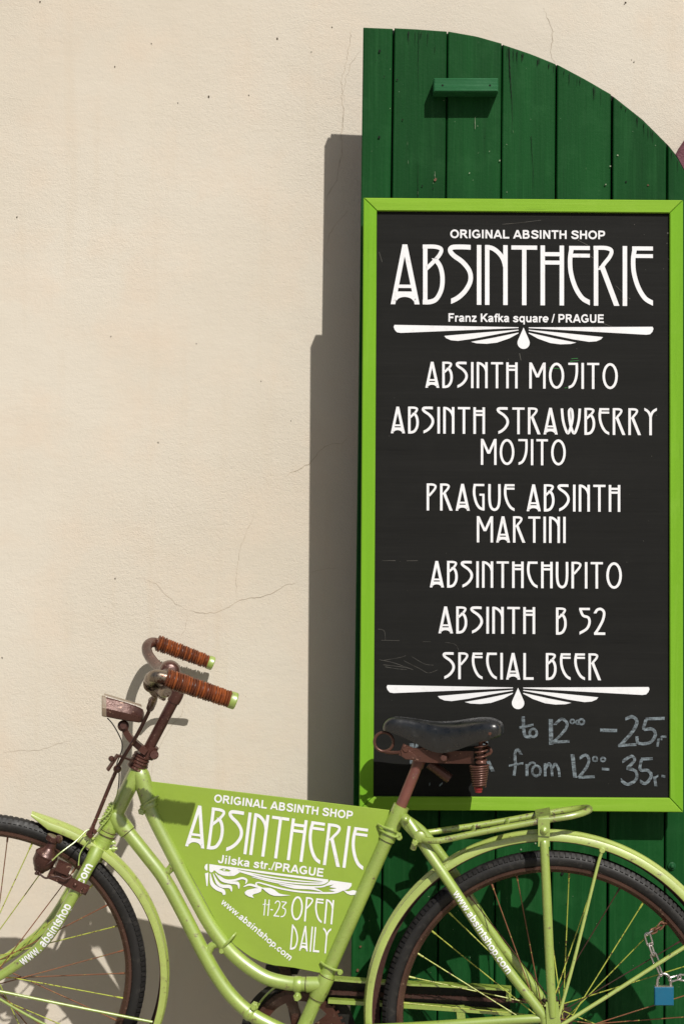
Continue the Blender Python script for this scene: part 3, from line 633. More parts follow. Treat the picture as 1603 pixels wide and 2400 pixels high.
def scratch(pts, w, mi=1):
    global mb
    P, _ = spline([V((*p, 0)) for p in pts], [0] * len(pts), 5); vs = []
    for i, p in enumerate(P):
        t = (P[min(i + 1, len(P) - 1)] - P[max(i - 1, 0)]).normalized(); n = V((-t.y, t.x, 0)); e = w / 2 * random.uniform(0.3, 1.1)
        for s in (1, -1): q = p + n * e * s; vs.append(Y(q.x, q.y, PY - 0.0004))
    mb.add(vs, [(2 * i, 2 * i + 1, 2 * i + 3, 2 * i + 2) for i in range(len(P) - 1)], mi)
q2 = lambda L: [(850 + x / 2.0823, 460 + y / 2.0823) for x, y in L]
q4 = lambda L: [(850 + x / 2.0823, 1280 + y / 2.0823) for x, y in L]
q5 = lambda L: [(830 + x / 2.0285, 1580 + y / 2.0285) for x, y in L]
for L in ([(80, 555), (150, 570), (235, 600), (245, 602)], [(90, 560), (180, 545), (210, 535)], [(100, 580), (200, 592), (245, 604)], [(240, 540), (300, 575), (345, 582)], [(200, 560), (280, 600), (320, 620), (365, 605)],
          [(75, 405), (105, 415), (110, 460)], [(90, 460), (180, 462)], [(295, 467), (332, 467)], [(400, 470), (450, 480), (468, 510)], [(95, 71), (160, 71)], [(215, 72), (268, 71)], [(110, 590), (170, 600), (215, 603)]):
    scratch(q4(L), 1.0)
for L in ([(1050, 212), (1100, 238)], [(1110, 290), (1135, 305)], [(1235, 435), (1300, 498)], [(680, 135), (760, 128), (870, 115)], [(80, 270), (95, 320)], [(1170, 618), (1230, 640)], [(765, 765), (772, 800)]):
    scratch(q2(L), 1.5)
for x, y, r in [(1490, 178, 5), (1493, 305, 4), (1485, 228, 2.5), (1303, 498, 3), (1052, 212, 3.5), (1468, 352, 2)]:
    X, YY = q2([(x, y)])[0]; mb.add([Y(X + r / 2.1 * math.cos(k), YY + r / 2.1 * math.sin(k), PY - 0.0005) for k in range(6)], [tuple(range(6))], 1)
for _ in range(60):
    X, YY = random.uniform(890, 1560), random.uniform(505, 1865); r = random.uniform(0.4, 1.1)
    mb.add([Y(X + r * math.cos(k), YY + r * math.sin(k), PY - 0.0005) for k in range(6)], [tuple(range(6))], 1)
for L in ([(1018, 42), (1050, 40)], [(1012, 55), (1055, 50)], [(910, 86), (965, 92)], [(985, 185), (1010, 180)]):
    scratch([(850 + x / 2.0823, 820 + y / 2.0823) for x, y in L], 1.6, 2)
mb.build('panel', [M['board'], paint('board_scratch', (0.085, 0.080, 0.070), 0.8, 0.4), paint('green_smear', (0.02, 0.16, 0.03), 0.7, 0.3)], bd, angle=25)

def bfn(x0, x1, yt, yb, lay=0.0007):
    """text line on the board between x0..x1, cap top yt and base yb at its middle; follows the level of the board"""
    xm = (x0 + x1) / 2
    def fn(u, v, li=0):
        px = x0 + (x1 - x0) * u; py = yb + (yt - yb) * v + 0.0075 * (px - xm)
        return Y(px, py, PY - lay - li * 0.00012)
    return fn
mb = MB(); put_text(mb, 'ORIGINAL ABSINTH SHOP', bfn(1055, 1418, 538.4, 558.4), 0.028); mb.build('lettering', M['white'], bd, False)
mb = MB(); put_glyphs(mb, 'ABSINTHERIE', bfn(915, 1531.5, 574, 714.5), 0.055, 0.90); mb.build('lettering', M['white'], bd, False)
mb = MB(); put_text(mb, 'Franz Kafka square / PRAGUE', bfn(1051, 1415, 735, 754.6)); mb.build('lettering', M['white'], bd, False)
for s, a0, a1, yt, yb in [('ABSINTH MOJITO', 997, 1448, 849, 910), ('ABSINTH STRAWBERRY', 916, 1540, 955, 1017.5), ('MOJITO', 1127, 1326, 1029, 1090), ('PRAGUE ABSINTH', 1000, 1453.5, 1135, 1198),
                         ('MARTINI', 1117.5, 1325.5, 1210.5, 1272), ('ABSINTHCHUPITO', 1007.5, 1457.5, 1316.5, 1378.5), ('ABSINTH', 1027.7, 1254, 1422.5, 1485.5), ('B 52', 1303, 1419, 1425, 1488), ('SPECIAL BEER', 1038, 1408, 1531, 1593.5)]:
    mb = MB(); put_glyphs(mb, s, bfn(a0, a1, yt, yb), 0.125, 1.08); mb.build('lettering', M['white'], bd, False)
def ornament(ox, oy, sx):
    mb = MB(); k = 1 / 2.0823
    def pt(x, y): return Y(ox + sx * x * k, oy + y * k + 0.0075 * sx * x * k, PY - 0.0007)
    L1 = [(-630, -6), (-25, 1), (-25, 5), (-600, 33), (-618, 30), (-629, 18), (-634, 4)]
    L2 = [(-387, 46), (-200, 28), (-25, 13), (-25, 17), (-120, 34), (-240, 58), (-320, 70), (-355, 67), (-378, 57)]
    L3 = [(-257, 74), (-150, 54), (-25, 27), (-25, 31), (-70, 56), (-130, 77), (-180, 83), (-230, 81)]
    for P in (L1, L2, L3):
        for m in (1, -1):
            vs = [pt(x * m, y) for x, y in P]; mb.add(vs, list(tessellate_polygon([vs])))
    vs = [pt(0, 2)] + [pt(30 * math.sin(a), 77 - 30 * math.cos(a)) for a in [math.radians(62 + (298 - 62) * i / 16) for i in range(17)]]
    mb.add(vs, list(tessellate_polygon([vs])))
    mb.build('ornament', M['white'], bd, False)
ornament(850 + 785 / 2.0823, 460 + 637 / 2.0823, 1.0); ornament(850 + 758 / 2.0823, 1280 + 690 / 2.0823, 1.012)
mb = MB(); lay_i = [0]
def CW():
    global mb
    mb.build('chalk_writing', M['chalk'], bd, False); mb = MB()
def chalk(pts, w=14, smooth=True):
    P = q5(pts); vs, fs = ribbon(P, w / 2.0285, smooth); n = len(vs) // 2
    lay_i[0] += 1; out = []
    for i, v in enumerate(vs):
        out.append(Y(v.x + random.uniform(-0.5, 0.5), v.y + random.uniform(-0.5, 0.5), PY - 0.0005 - lay_i[0] * 0.00003))
    mb.add(out, fs)
def chalk_o(cx, cy, rx, ry, w=11): chalk([(cx + rx * math.cos(a * math.pi / 7 + 1), cy + ry * math.sin(a * math.pi / 7 + 1)) for a in range(15)], w)
chalk([(803, 203), (805, 250), (811, 292), (836, 301)], 15); chalk([(785, 256), (852, 241)], 11); chalk_o(851, 281, 17, 19, 12)
chalk([(935, 215), (936, 338)], 20, False); chalk([(953, 243), (985, 214), (1012, 235), (1000, 270), (945, 326)], 13); chalk([(938, 325), (1024, 322)], 13)
chalk_o(1037, 226, 9, 9, 8); chalk_o(1080, 228, 13, 12, 10); chalk_o(1062, 230, 8, 9, 7)
CW()
chalk([(1170, 268), (1250, 270)], 16)
chalk([(1290, 215), (1322, 204), (1344, 226), (1325, 272), (1262, 343)], 16); chalk([(1256, 341), (1342, 336)], 14)
chalk([(1476, 211), (1385, 214)], 15); chalk([(1388, 216), (1377, 262), (1415, 262), (1432, 290), (1407, 326), (1352, 330), (1344, 296)], 15)
chalk([(1447, 308), (1441, 348)], 11); chalk([(1462, 299), (1484, 299)], 11); chalk([(1462, 296), (1461, 316)], 8)
CW()
chalk([(793, 384), (777, 360), (764, 380), (766, 430), (760, 486)], 14); chalk([(735, 437), (803, 425)], 11)
chalk([(820, 430), (822, 488)], 13); chalk([(820, 452), (838, 424), (864, 428)], 11); chalk_o(866, 462, 20, 24, 12)
chalk([(907, 425), (909, 488)], 13); chalk([(910, 450), (925, 426), (937, 446), (941, 488)], 12); chalk([(942, 450), (956, 428), (970, 452), (976, 490)], 12)
chalk([(1037, 383), (1050, 494)], 19, False); chalk([(1072, 402), (1100, 386), (1116, 408), (1104, 446), (1068, 492)], 14); chalk([(1066, 493), (1144, 489)], 14)
chalk_o(1145, 405, 10, 11, 9); chalk_o(1183, 407, 10, 9, 9); chalk([(1176, 452), (1212, 455)], 13)
CW()
chalk([(1274, 418), (1318, 392), (1332, 414), (1295, 449)], 14); chalk([(1295, 449), (1338, 464), (1340, 502), (1300, 526), (1268, 505)], 15)
chalk([(1420, 403), (1364, 406)], 13); chalk([(1366, 407), (1360, 455), (1396, 460), (1412, 486), (1386, 521), (1358, 510)], 15)
chalk([(1428, 488), (1434, 534)], 12); chalk([(1422, 500), (1445, 484)], 9); chalk([(1460, 485), (1480, 490)], 11)
CW()
chalk([(272, 330), (276, 432)], 22, False)
CW()
chalk([(300, 330), (296, 352)], 14)
CW()
chalk([(636, 414), (660, 464)], 17, False)
CW()
chalk([(612, 334), (636, 326)], 12)
CW()
chalk([(355, 527), (362, 522)], 10)
CW()
chalk([(405, 532), (420, 520)], 9)
CW()
mb = MB()
for a, b in ((930, 1010), (1430, 1510)):
    mb = MB(); prism(mb, [Y(x, y, BY + 0.0305) for x, y in [(a, 520), (b, 520), (b, 1830), (a, 1830)]], (0, 0.0425, 0), 0)
    mb.build('batten', M['shutter'], bd, angle=25)

# ================================================================ BICYCLE
bk = thing('bicycle', 'lime green step-through bicycle with rust brown handlebars and black saddle parked by the wall', 'bicycle', (B(750, 2700).x, B(750, 2700).y, gz(B(750, 2700).x)))
def T(mb, fn, pts, r, off=0.0, n=8, seg=14, **k):
    P = [fn(p[0], p[1], p[2] if len(p) > 2 else off) for p in pts]
    return tube(mb, P, r, seg, n, **k)
def BX(px, py, off=0.0): return B(px, py, off)
Bx = (B(1001, 2000) - B(1000, 2000)).normalized(); Bz = BN.cross(Bx); Bz = Bz if Bz.z > 0 else -Bz
Fx = (F(101, 2200) - F(100, 2200)).normalized(); Fz = SN.cross(Fx); Fz = Fz if Fz.z > 0 else -Fz

# --- frame
mb = MB()
T(mb, B, [(329, 1792), (254, 1945)], 0.0165, n=1, seg=20)                                   # head tube
T(mb, B, [(322, 1806), (330, 1818), (340, 1850), (350, 1885)], [0.016, 0.0185, 0.0180, 0.0172], n=4, seg=18)  # upper lug
T(mb, B, [(267, 1905), (276, 1922), (300, 1952)], [0.018, 0.0195, 0.0172], n=4, seg=18)     # lower lug
tube1 = T(mb, B, [(330, 1830), (354, 1902), (405, 2004), (456, 2103), (499, 2178), (549, 2240), (612, 2287), (664, 2304), (714, 2308), (755, 2308)], 0.0145, n=6, seg=18)
tube2 = T(mb, B, [(272, 1915), (300, 1951), (344, 2006), (386, 2062), (432, 2146), (479, 2238), (514, 2298), (549, 2343), (590, 2379), (630, 2402), (690, 2430)], 0.0145, n=6, seg=18)
T(mb, B, [(941, 1890), (764, 2290), (703, 2428)], 0.0145, n=1, seg=18)                      # seat tube
T(mb, B, [(941, 1890), (906, 1970)], 0.0168, n=1, seg=18)
T(mb, B, [(768, 2282), (766, 2290), (742, 2341), (740, 2345)], [0.0148, 0.0172, 0.0172, 0.0148], n=1, seg=18)
T(mb, B, [(718, 2309), (752, 2309)], 0.0163, n=1, seg=18)
lathe(mb, B(703, 2430, -0.036), B(703, 2430, 0.036), [(0, 0.019), (0.03, 0.021), (0.97, 0.021), (1, 0.019)], 22)   # bottom bracket shell
T(mb, B, [(376, 2049), (384, 2047), (397, 2040), (407, 2026), (409, 2016)], [0.0125, 0.0088, 0.008, 0.0088, 0.0120], n=5)
T(mb, B, [(484, 2240), (489, 2230), (498, 2217), (514, 2212), (524, 2210)], [0.0125, 0.0088, 0.008, 0.0088, 0.0120], n=5)
# seat stays, near and far, with the lug behind the saddle post
nst = [(955, 1922, 0.018), (980, 1960, 0.030), (1002, 1995, 0.038), (1060, 2080, 0.048), (1175, 2253, 0.056), (1262, 2366, 0.060), (1274, 2388, 0.060), (1279, 2410, 0.060)]
stayP = T(mb, B, nst, [0.0098, 0.0105, 0.0108, 0.0106, 0.0102, 0.0100, 0.0096, 0.009], n=6)
T(mb, B, [(958, 1925, -0.018), (995, 1955, -0.030), (1060, 2040, -0.042), (1121, 2137, -0.050), (1174, 2217, -0.053), (1222, 2275, -0.056), (1275, 2352, -0.058), (1288, 2392, -0.058)], 0.0098, n=6)
T(mb, B, [(945, 1918, 0.0), (955, 1930, 0.012), (985, 1966, 0.028)], [0.012, 0.0135, 0.0115], n=4)
disc(mb, B(950, 1921, 0.030), BN, 0.0085, 0.012, 16); ball(mb, B(950, 1921, 0.034), 0.0066, BN)
lathe(mb, B(950, 1921, -0.03), B(950, 1921, 0.03), [(0, 0.008), (1, 0.008)], 12)
# chain stays and drop-outs
T(mb, B, [(715, 2432, 0.026), (850, 2416, 0.036), (1000, 2407, 0.050), (1240, 2390, 0.058), (1285, 2393, 0.058)], [0.0105, 0.0105, 0.0098, 0.0090, 0.007], n=5)
T(mb, B, [(715, 2432, -0.026), (850, 2416, -0.036), (1000, 2407, -0.050), (1240, 2390, -0.058), (1285, 2393, -0.058)], [0.0105, 0.0105, 0.0098, 0.0090, 0.007], n=5)
for o in (0.060, -0.058):
    disc(mb, B(1290, 2396, o), BN, 0.020, 0.006, 20)
# plain brake-rod guide and ribbed steering lock beside the head tube
for k in range(7):
    t = k / 6; ring(mb, F(262 - 22 * t, 1888 + 42 * t, 0.012), (Bx * -0.45 - Bz).normalized(), 0.0062, 0.0018, 14, 6)
T(mb, F, [(265, 1883, 0.012), (238, 1934, 0.012)], 0.0058, n=1)
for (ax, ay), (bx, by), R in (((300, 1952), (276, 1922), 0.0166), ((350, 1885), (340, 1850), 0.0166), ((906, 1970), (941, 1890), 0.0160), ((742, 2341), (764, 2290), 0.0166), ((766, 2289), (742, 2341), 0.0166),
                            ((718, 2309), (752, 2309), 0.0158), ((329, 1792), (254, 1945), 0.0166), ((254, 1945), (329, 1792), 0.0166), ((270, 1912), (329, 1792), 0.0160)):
    c = B(ax, ay); ring(mb, c, (B(bx, by) - c).normalized(), R, 0.0009, 24, 6, 1)  # dark rings at joints: rust, and shadow gaps at lug ends put into colour
mb.build('frame', [M['lime'], M['rust_seam_shade']], bk, angle=50)

def band(path, px, py, r, w, bolt, name='clamp', dirn=None, mat='lime', fn=B, offc=0.0):
    """flat band round a tube with its bolt"""
    c = fn(px, py, offc); i = min(range(1, len(path) - 1), key=lambda k: (path[k] - c).length)
    t = (path[i + 1] - path[i - 1]).normalized(); mb = MB()
    lathe(mb, c - t * w / 2, c + t * w / 2, [(0, r), (0.12, r + 0.0012), (0.88, r + 0.0012), (1, r)], 24)
    if bolt:
        b = fn(bolt[0], bolt[1], offc + 0.004)
        tube(mb, [c + (b - c) * 0.4, b], 0.006, 10, 1)
        lathe(mb, b - BN * 0.008, b + BN * 0.012, [(0, 0.0085), (0.5, 0.0085), (0.52, 0.0062), (1, 0.0058)], 6)
    mb.build(name, M[mat], bk, angle=40)
seatP = [B(941 + (703 - 941) * k / 20, 1890 + (2428 - 1890) * k / 20) for k in range(21)]
band(tube1, 698, 2308, 0.0150, 0.016, (697, 2338)); band(tube2, 585, 2376, 0.0150, 0.014, (596, 2360))
band(tube1, 349, 1888, 0.0178, 0.012, (333, 1902))
def hook(p, name='panel_clip'):
    mb = MB(); T(mb, B, p, 0.0027, n=6, seg=8)
    q = p[-1]; disc(mb, B(q[0], q[1] + 4, q[2]), BN, 0.0062, 0.010, 10)
    mb.build(name, M['lime'], bk)
hook([(886, 1932, 0.006), (896, 1938, 0.014), (918, 1946, 0.019), (934, 1954, 0.010)]); hook([(889, 1944, 0.004), (905, 1954, 0.018), (924, 1962, 0.017), (936, 1960, 0.010)], 'panel_clip')
hook([(752, 2256, 0.006), (762, 2264, 0.013), (782, 2274, 0.018), (797, 2276, 0.010)])
hook([(371, 1867, 0.006), (360, 1873, 0.018), (342, 1884, 0.018), (333, 1896, 0.010)]); hook([(553, 2188, 0.006), (546, 2196, 0.014), (530, 2214, 0.017), (520, 2226, 0.008)])

# --- wheels
def revolve(mb, C, ex, ez, n, prof, seg, mi=0, a0=0.0, a1=2 * math.pi, closed=True):
    full = abs(a1 - a0 - 2 * math.pi) < 1e-6; vs, fs = [], []
    for i in range(seg if full else seg + 1):
        a = a0 + (a1 - a0) * i / seg; d = ex * math.cos(a) + ez * math.sin(a)
        p = prof(i) if callable(prof) else prof
        for r, l in p: vs.append(C + d * r + n * l)
    L = seg if full else seg
    tot = seg if full else seg + 1
    N = len(vs) // tot
    for i in range(L):
        j = (i + 1) % tot
        for k in range(N if closed else N - 1):
            k2 = (k + 1) % N; fs.append((i * N + k, i * N + k2, j * N + k2, j * N + k))
    if not full and closed:
        fs.append(tuple(range(N))); fs.append(tuple(L * N + k for k in range(N - 1, -1, -1)))
    mb.add(vs, fs, mi)
def make_wheel(C, ex, ez, n, R, phase, flange, rear):
    mb = MB(); Ro, Ri = R - 0.0295, R - 0.0425
    revolve(mb, C, ex, ez, n, [(Ro, 0.0115), (Ro - 0.001, 0.0135), (Ro - 0.006, 0.0132), (Ri, 0.0065), (Ri - 0.0012, 0), (Ri, -0.0065), (Ro - 0.006, -0.0132), (Ro - 0.001, -0.0135), (Ro, -0.0115)], 128)
    w = mb.build('wheel', M['rim'], bk, angle=35)
    mb = MB(); S = 0.0170; rc = R - S
    def prof(i):
        p = []
        for k in range(26):
            f = 2 * math.pi * k / 26; f2 = (f + math.pi) % (2 * math.pi) - math.pi
            a = abs(math.degrees(f2)); h = 0.0
            if 34 < a < 72: h = -0.0006
            elif a <= 34: h = 0.0004 if (i + int(a / 8)) % 2 else -0.0003
            p.append((rc + (S + h) * math.cos(f), (0.0172 + h) * math.sin(f)))
        return p
    revolve(mb, C, ex, ez, n, prof, 330)
    nb = 190
    for i in range(nb):
        A = 2 * math.pi * (i + 0.5) / nb; d = ex * math.cos(A) + ez * math.sin(A); tg = d.cross(n)
        for sg in (1, -1):
            f = math.radians(50) * sg; nn = d * math.cos(f) + n * math.sin(f); ll = n * math.cos(f) - d * math.sin(f)
            obox(mb, C + d * (rc + (S - 0.0003) * math.cos(f)) + n * 0.0170 * math.sin(f), tg * 0.0035, nn * 0.0017, ll * 0.0050)
    mb.build('tyre', M['rubber'], w, angle=28)
    mb = MB(); hw = flange + 0.012
    lathe(mb, C - n * hw, C + n * hw, [(0, 0.006), (0.10, 0.010), (0.16, 0.023), (0.20, 0.023), (0.24, 0.0155), (0.5, 0.0145), (0.76, 0.0155), (0.80, 0.023), (0.84, 0.023), (0.90, 0.010), (1, 0.006)], 24)
    lathe(mb, C - n * 0.078, C + n * 0.078, [(0, 0.0045), (0.06, 0.0048), (0.061, 0.0085), (0.11, 0.0085), (0.112, 0.0048), (0.888, 0.0048), (0.89, 0.0085), (0.94, 0.0085), (0.941, 0.0048), (1, 0.0045)], 6)
    if rear:
        for k in range(18):
            a = 2 * math.pi * k / 18; d = ex * math.cos(a) + ez * math.sin(a); obox(mb, C + d * 0.036 - n * 0.045, d * 0.004, n * 0.0012, d.cross(n) * 0.003)
        lathe(mb, C - n * 0.0463, C - n * 0.0437, [(0, 0.034), (1, 0.034)], 30)
    mb.build('hub', M['hubdark'], w)
    for i in range(36):
        a = math.radians(phase + 10 * i); s = 1 if i % 2 else -1; tw = math.radians(66) * (1 if (i // 2) % 2 else -1)
        d = ex * math.cos(a) + ez * math.sin(a); h = ex * math.cos(a + tw) + ez * math.sin(a + tw)
        p0 = C + h * 0.0205 + n * s * (flange + 0.002 * (1 if tw > 0 else -1)); p1 = C + d * (Ri + 0.001) + n * s * 0.003
        mb = MB(); q = p0.lerp(p1, 0.955); bow = n * random.uniform(-0.001, 0.001)
        tube(mb, [p0, p0.lerp(p1, 0.5) + bow, q - (p1 - p0).normalized() * 0.002, q, p1], [0.00115, 0.00115, 0.00115, 0.0019, 0.0021], 7, 1)
        mb.build('spoke', random.choices([M['spoke_lime'], M['spoke_rust'], M['rust_seam_shade']], [7, 2, 1])[0], w)
    return w
M['spoke_lime'] = paint('overpainted_spoke', (0.40, 0.45, 0.07), 0.4, 0.15, chip=(0.10, 0.04, 0.02), chip_at=0.57, dirt=(0.16, 0.09, 0.03), dirt_amt=0.8, scale=1.6)
M['spoke_rust'] = paint('rusty_spoke', (0.20, 0.075, 0.035), 0.5, 0.3, chip=(0.34, 0.34, 0.07), chip_at=0.60, scale=1.6)
make_wheel(FHUB, Fx, Fz, SN, R_F, 0.4, 0.030, False)
make_wheel(RHUB, Bx, Bz, BN, R_W, 3.0, 0.033, True)

# --- mudguards
def guard(fn, C, ex, ez, n, R, a0, a1, hw, skirt, name='mudguard', tip=False, far=1.0):
    mb = MB()
    out = [(-hw, -skirt), (-hw * 0.99, -skirt * 0.55), (-hw * 0.90, -skirt * 0.22), (-hw * 0.62, -0.0035), (-hw * 0.36, -0.0016), (-hw * 0.30, 0.0006), (-hw * 0.16, 0.0014), (0, 0.0016)]
    out = [(l, r * far if r < -0.003 else r) for l, r in out] + [(-l, r) for l, r in out[-2::-1]]
    inn = [(l * 0.965, r - 0.0016) for l, r in out[::-1]]
    seg = 110; N = len(out)
    tot = []
    for i in range(seg + 1):
        t = i / seg; a = a0 + (a1 - a0) * t; d = ex * math.cos(a) + ez * math.sin(a)
        e = 1.0
        if tip: e = min(1, 0.30 + 0.7 * (t / 0.055)) if t < 0.055 else 1.0
        lift = 0.004 * max(0, 1 - t / 0.07) ** 2 if tip else 0
        tot.append([C + d * (R + r * (e if r < 0 else 1) + lift) + n * l * (0.35 + 0.65 * min(1, e)) for l, r in out + inn])
    vs = [p for row in tot for p in row]; L = 2 * N; f0, f1 = [], []
    for i in range(seg):
        for k in range(L):
            k2 = (k + 1) % L; q = (i * L + k, i * L + k2, (i + 1) * L + k2, (i + 1) * L + k); (f0 if k < N - 1 else f1).append(q)
    f1 += [tuple(range(L)), tuple(seg * L + k for k in range(L))]
    o = len(mb.v); mb.add(vs, f0, 0); mb.v = mb.v; mb.f += [tuple(o + i for i in f) for f in f1]; mb.m += [1] * len(f1)
    return mb.build(name, [M['lime_pale'], M['rust_seam_shade']], bk, angle=50)
FC, FR = fit_circle(F, [(82.6, 1911.6), (191, 1948), (252, 1988), (319, 2049), (367, 2138), (387, 2230), (391.6, 2297), (383, 2396)], SN)
print('guard', FC, FR)
guard(F, FC, Fx, Fz, SN, FR, math.radians(79.6), math.radians(-42), 0.0255, 0.017, tip=True)
RC, RR = fit_circle(B, [(847, 2400), (868, 2263), (922, 2145), (998, 2045), (1075, 1992), (1190, 1949.5), (1289, 1942), (1392, 1963), (1508, 1996.5), (1603, 2081)], BN); RR -= 0.003
guard(B, RC, Bx, Bz, BN, RR, math.radians(-8), math.radians(200), 0.0265, 0.017, far=1.55)
def rod(fn, pts, r, name, mat, parent=bk, n=6, seg=10, ends=None):
    mb = MB(); T(mb, fn, pts, r, n=n, seg=seg)
    if ends:
        for (x, y, o, rr) in ends: disc(mb, fn(x, y, o), BN, rr, 0.008, 12)
    return mb.build(name, M[mat], parent)
for o in (0.028, -0.028):
    rod(F, [(-34, 2318, o * 1.5), (150, 2356, o * 1.2), (357, 2397, o)], 0.0030, 'mudguard_stay', 'lime')
    rod(F, [(-30, 2326, o * 1.5), (120, 2410, o * 1.2), (320, 2490, o)], 0.0028, 'mudguard_stay', 'lime')
    s = 1 if o > 0 else -1
    rod(B, [(1411, 1996, o), (1398, 2040, o), (1344, 2258, o * 1.6), (1304, 2402, o * 2.1)], 0.0034, 'mudguard_stay', 'lime_pale', ends=[(1411, 1994, o, 0.006)])
    rod(B, [(1690, 2176, o), (1603, 2222, o * 1.2), (1426, 2335, o * 1.6), (1310, 2408, o * 2.0)], 0.0040, 'mudguard_stay', 'lime_pale')

# --- fork
mb = MB()
T(mb, F, [(256, 1944, 0), (220, 2014, 0)], 0.0175, n=1, seg=20)
T(mb, F, [(243, 1968, 0), (221, 2013, 0)], [0.0188, 0.0188], n=1, seg=20)
for d0, d1, rr in ((0.00, 0.05, 0.0200), (0.08, 0.14, 0.0195)):
    T(mb, F, [(258 - 20 * d0, 1936 + 40 * d0, 0), (258 - 70 * d1, 1936 + 140 * d1, 0)], rr, n=1, seg=20)
near = [(228, 1990, 0.022), (218, 2012, 0.030), (204, 2038, 0.036), (172, 2099, 0.044), (134, 2166, 0.047), (96, 2217, 0.048), (54, 2252, 0.048), (0, 2289, 0.048), (-34, 2306, 0.048)]
fr_ = [0.0150, 0.0142, 0.0128, 0.0120, 0.0113, 0.0108, 0.0102, 0.0092, 0.0085]
forkP = T(mb, F, near, fr_, n=6, seg=18)
pn = [F(*p) for p in near]; pf = [q - SN * (2 * p[2]) for q, p in zip(pn, near)]
tube(mb, pf, fr_, 18, 6)
for x, y in ((264, 1974), (267, 1996)):
    lathe(mb, F(x - 14, y - 4, 0.0), F(x + 8, y + 4 if y < 1980 else y - 6, 0.0), [(0, 0.0035), (0.5, 0.0035), (0.5, 0.0065), (0.75, 0.0065), (0.75, 0.0035), (1, 0.003)], 8)
for x, y, R in ((221, 2013, 0.0182), (249, 1956, 0.0192), (253, 1947, 0.0192)): ring(mb, F(x, y), AXIS, R, 0.0010, 24, 6, 1)  # dark rings paint the shadow gaps at crown and headset cups
fork = mb.build('fork', [M['lime'], M['rust_seam_shade']], bk, angle=50)

# --- writing wrapped round the fork blade and the seat stay
def wrap_text(s, path, p0, p1, cap, rad, nn, up_hint, parent, bold=0.045):
    L = [0.0]
    for a, b in zip(path, path[1:]): L.append(L[-1] + (b - a).length)
    def at(p): return L[min(range(len(path)), key=lambda i: (path[i] - p).length)]
    def dense(p):
        best = min(((path[i].lerp(path[i + 1], k / 10) - p).length, L[i] + (L[i + 1] - L[i]) * k / 10) for i in range(len(path) - 1) for k in range(11)); return best[1]
    s0, s1 = dense(p0), dense(p1)
    def pos(x):
        for i in range(len(L) - 1):
            if L[i] <= x <= L[i + 1] or i == len(L) - 2:
                k = (x - L[i]) / (L[i + 1] - L[i]); t = (path[min(i + 2, len(path) - 1)] - path[max(i - 1, 0)]).normalized()
                return path[i].lerp(path[i + 1], k), t
    vs, fs, W = font_mesh(s, bold, 0.0, 1.0)
    bm = bmesh.new(); vv = [bm.verts.new(v) for v in vs]
    for f in fs:
        try: bm.faces.new([vv[i] for i in f])
        except ValueError: pass
    for c in (0.08, 0.25, 0.42, 0.6, 0.8):
        bmesh.ops.bisect_plane(bm, geom=bm.verts[:] + bm.edges[:] + bm.faces[:], plane_co=(0, c, 0), plane_no=(0, 1, 0))
    bm.verts.index_update(); mb = MB(); out = []
    for v in bm.verts:
        c, t = pos(s0 + (s1 - s0) * v.co.x / W); n2 = (nn - t * nn.dot(t)).normalized(); sd = t.cross(n2)
        if sd.dot(up_hint) < 0: sd = -sd
        ph = (v.co.y - 0.36) * cap / rad
        out.append(c + (n2 * math.cos(ph) + sd * math.sin(ph)) * (rad + 0.0007 + 0.00012 * v.co.z))
    mb.add(out, [tuple(v.index for v in f.verts) for f in bm.faces]); bm.free()
    mb.build('lettering', M['white'], parent, False)
upF = (F(100, 2190) - F(110, 2200)); 
wrap_text('www. absintshop', forkP, F(50, 2254, 0.048), F(161, 2117, 0.045), 0.0195, 0.0112, SN, upF, fork)
wrap_text('.com', forkP, F(185, 2075, 0.042), F(211, 2026, 0.034), 0.0190, 0.0124, SN, upF, fork)
frame = [o for o in bk.children if o.name.startswith('frame')][0]
wrap_text('www.absintshop.com', stayP, B(1064, 2091, 0.05), B(1194, 2278, 0.057), 0.0150, 0.0104, BN, B(1110, 2090) - B(1100, 2100), frame)

# --- stem, headset, handlebar
mb = MB()
for k in range(5):
    t = k / 4; c = F(333 - 12 * t, 1772 + 28 * t, 0)
    ring(mb, c, AXIS, 0.0150 + 0.0008 * k, 0.0034, 24, 8)
T(mb, F, [(336, 1768), (318, 1804)], 0.0158, n=1, seg=20)
mb.build('headset', M['rust'], bk)
mb = MB()
T(mb, F, [(330, 1790), (408, 1642)], 0.0112, n=1, seg=20)
T(mb, F, [(406, 1646), (414, 1629), (417, 1612), (411, 1594), (402, 1578)], [0.0132, 0.0142, 0.0145, 0.0150, 0.0160], n=5, seg=20)
lathe(mb, F(398, 1573, -0.036), F(398, 1573, 0.036), [(0, 0.012), (0.04, 0.0165), (0.2, 0.0205), (0.47, 0.0225), (0.485, 0.0205), (0.515, 0.0205), (0.53, 0.0225), (0.8, 0.0205), (0.96, 0.0165), (1, 0.012)], 26)
T(mb, F, [(358, 1748), (344, 1776)], 0.0140, n=1, seg=18)
mb.build('stem', M['rust'], bk, angle=45)
mb = MB(); GH = 0.280; GF = 0.302
farp = [(398, 1573, 0.0), (388, 1572, -0.05), (374, 1566, -0.11), (358, 1550, -0.17), (346, 1531, -0.22), (345, 1515, -0.255), (356, 1506, -0.290), (372, 1509, -GF), (400, 1520, -GF), (494, 1556, -GF)]
T(mb, F, farp, 0.0112, n=7, seg=16)
nearp = [(398, 1573, 0.0), (390, 1580, 0.05), (378, 1590, 0.11), (364, 1598, 0.17), (354, 1599, 0.22), (355, 1591, 0.255), (368, 1586, 0.278), (395, 1592, GH), (440, 1606, GH), (545, 1645, GH)]
T(mb, F, nearp, 0.0112, n=7, seg=16)
hb = mb.build('handlebar', M['rust'], bk, angle=50)
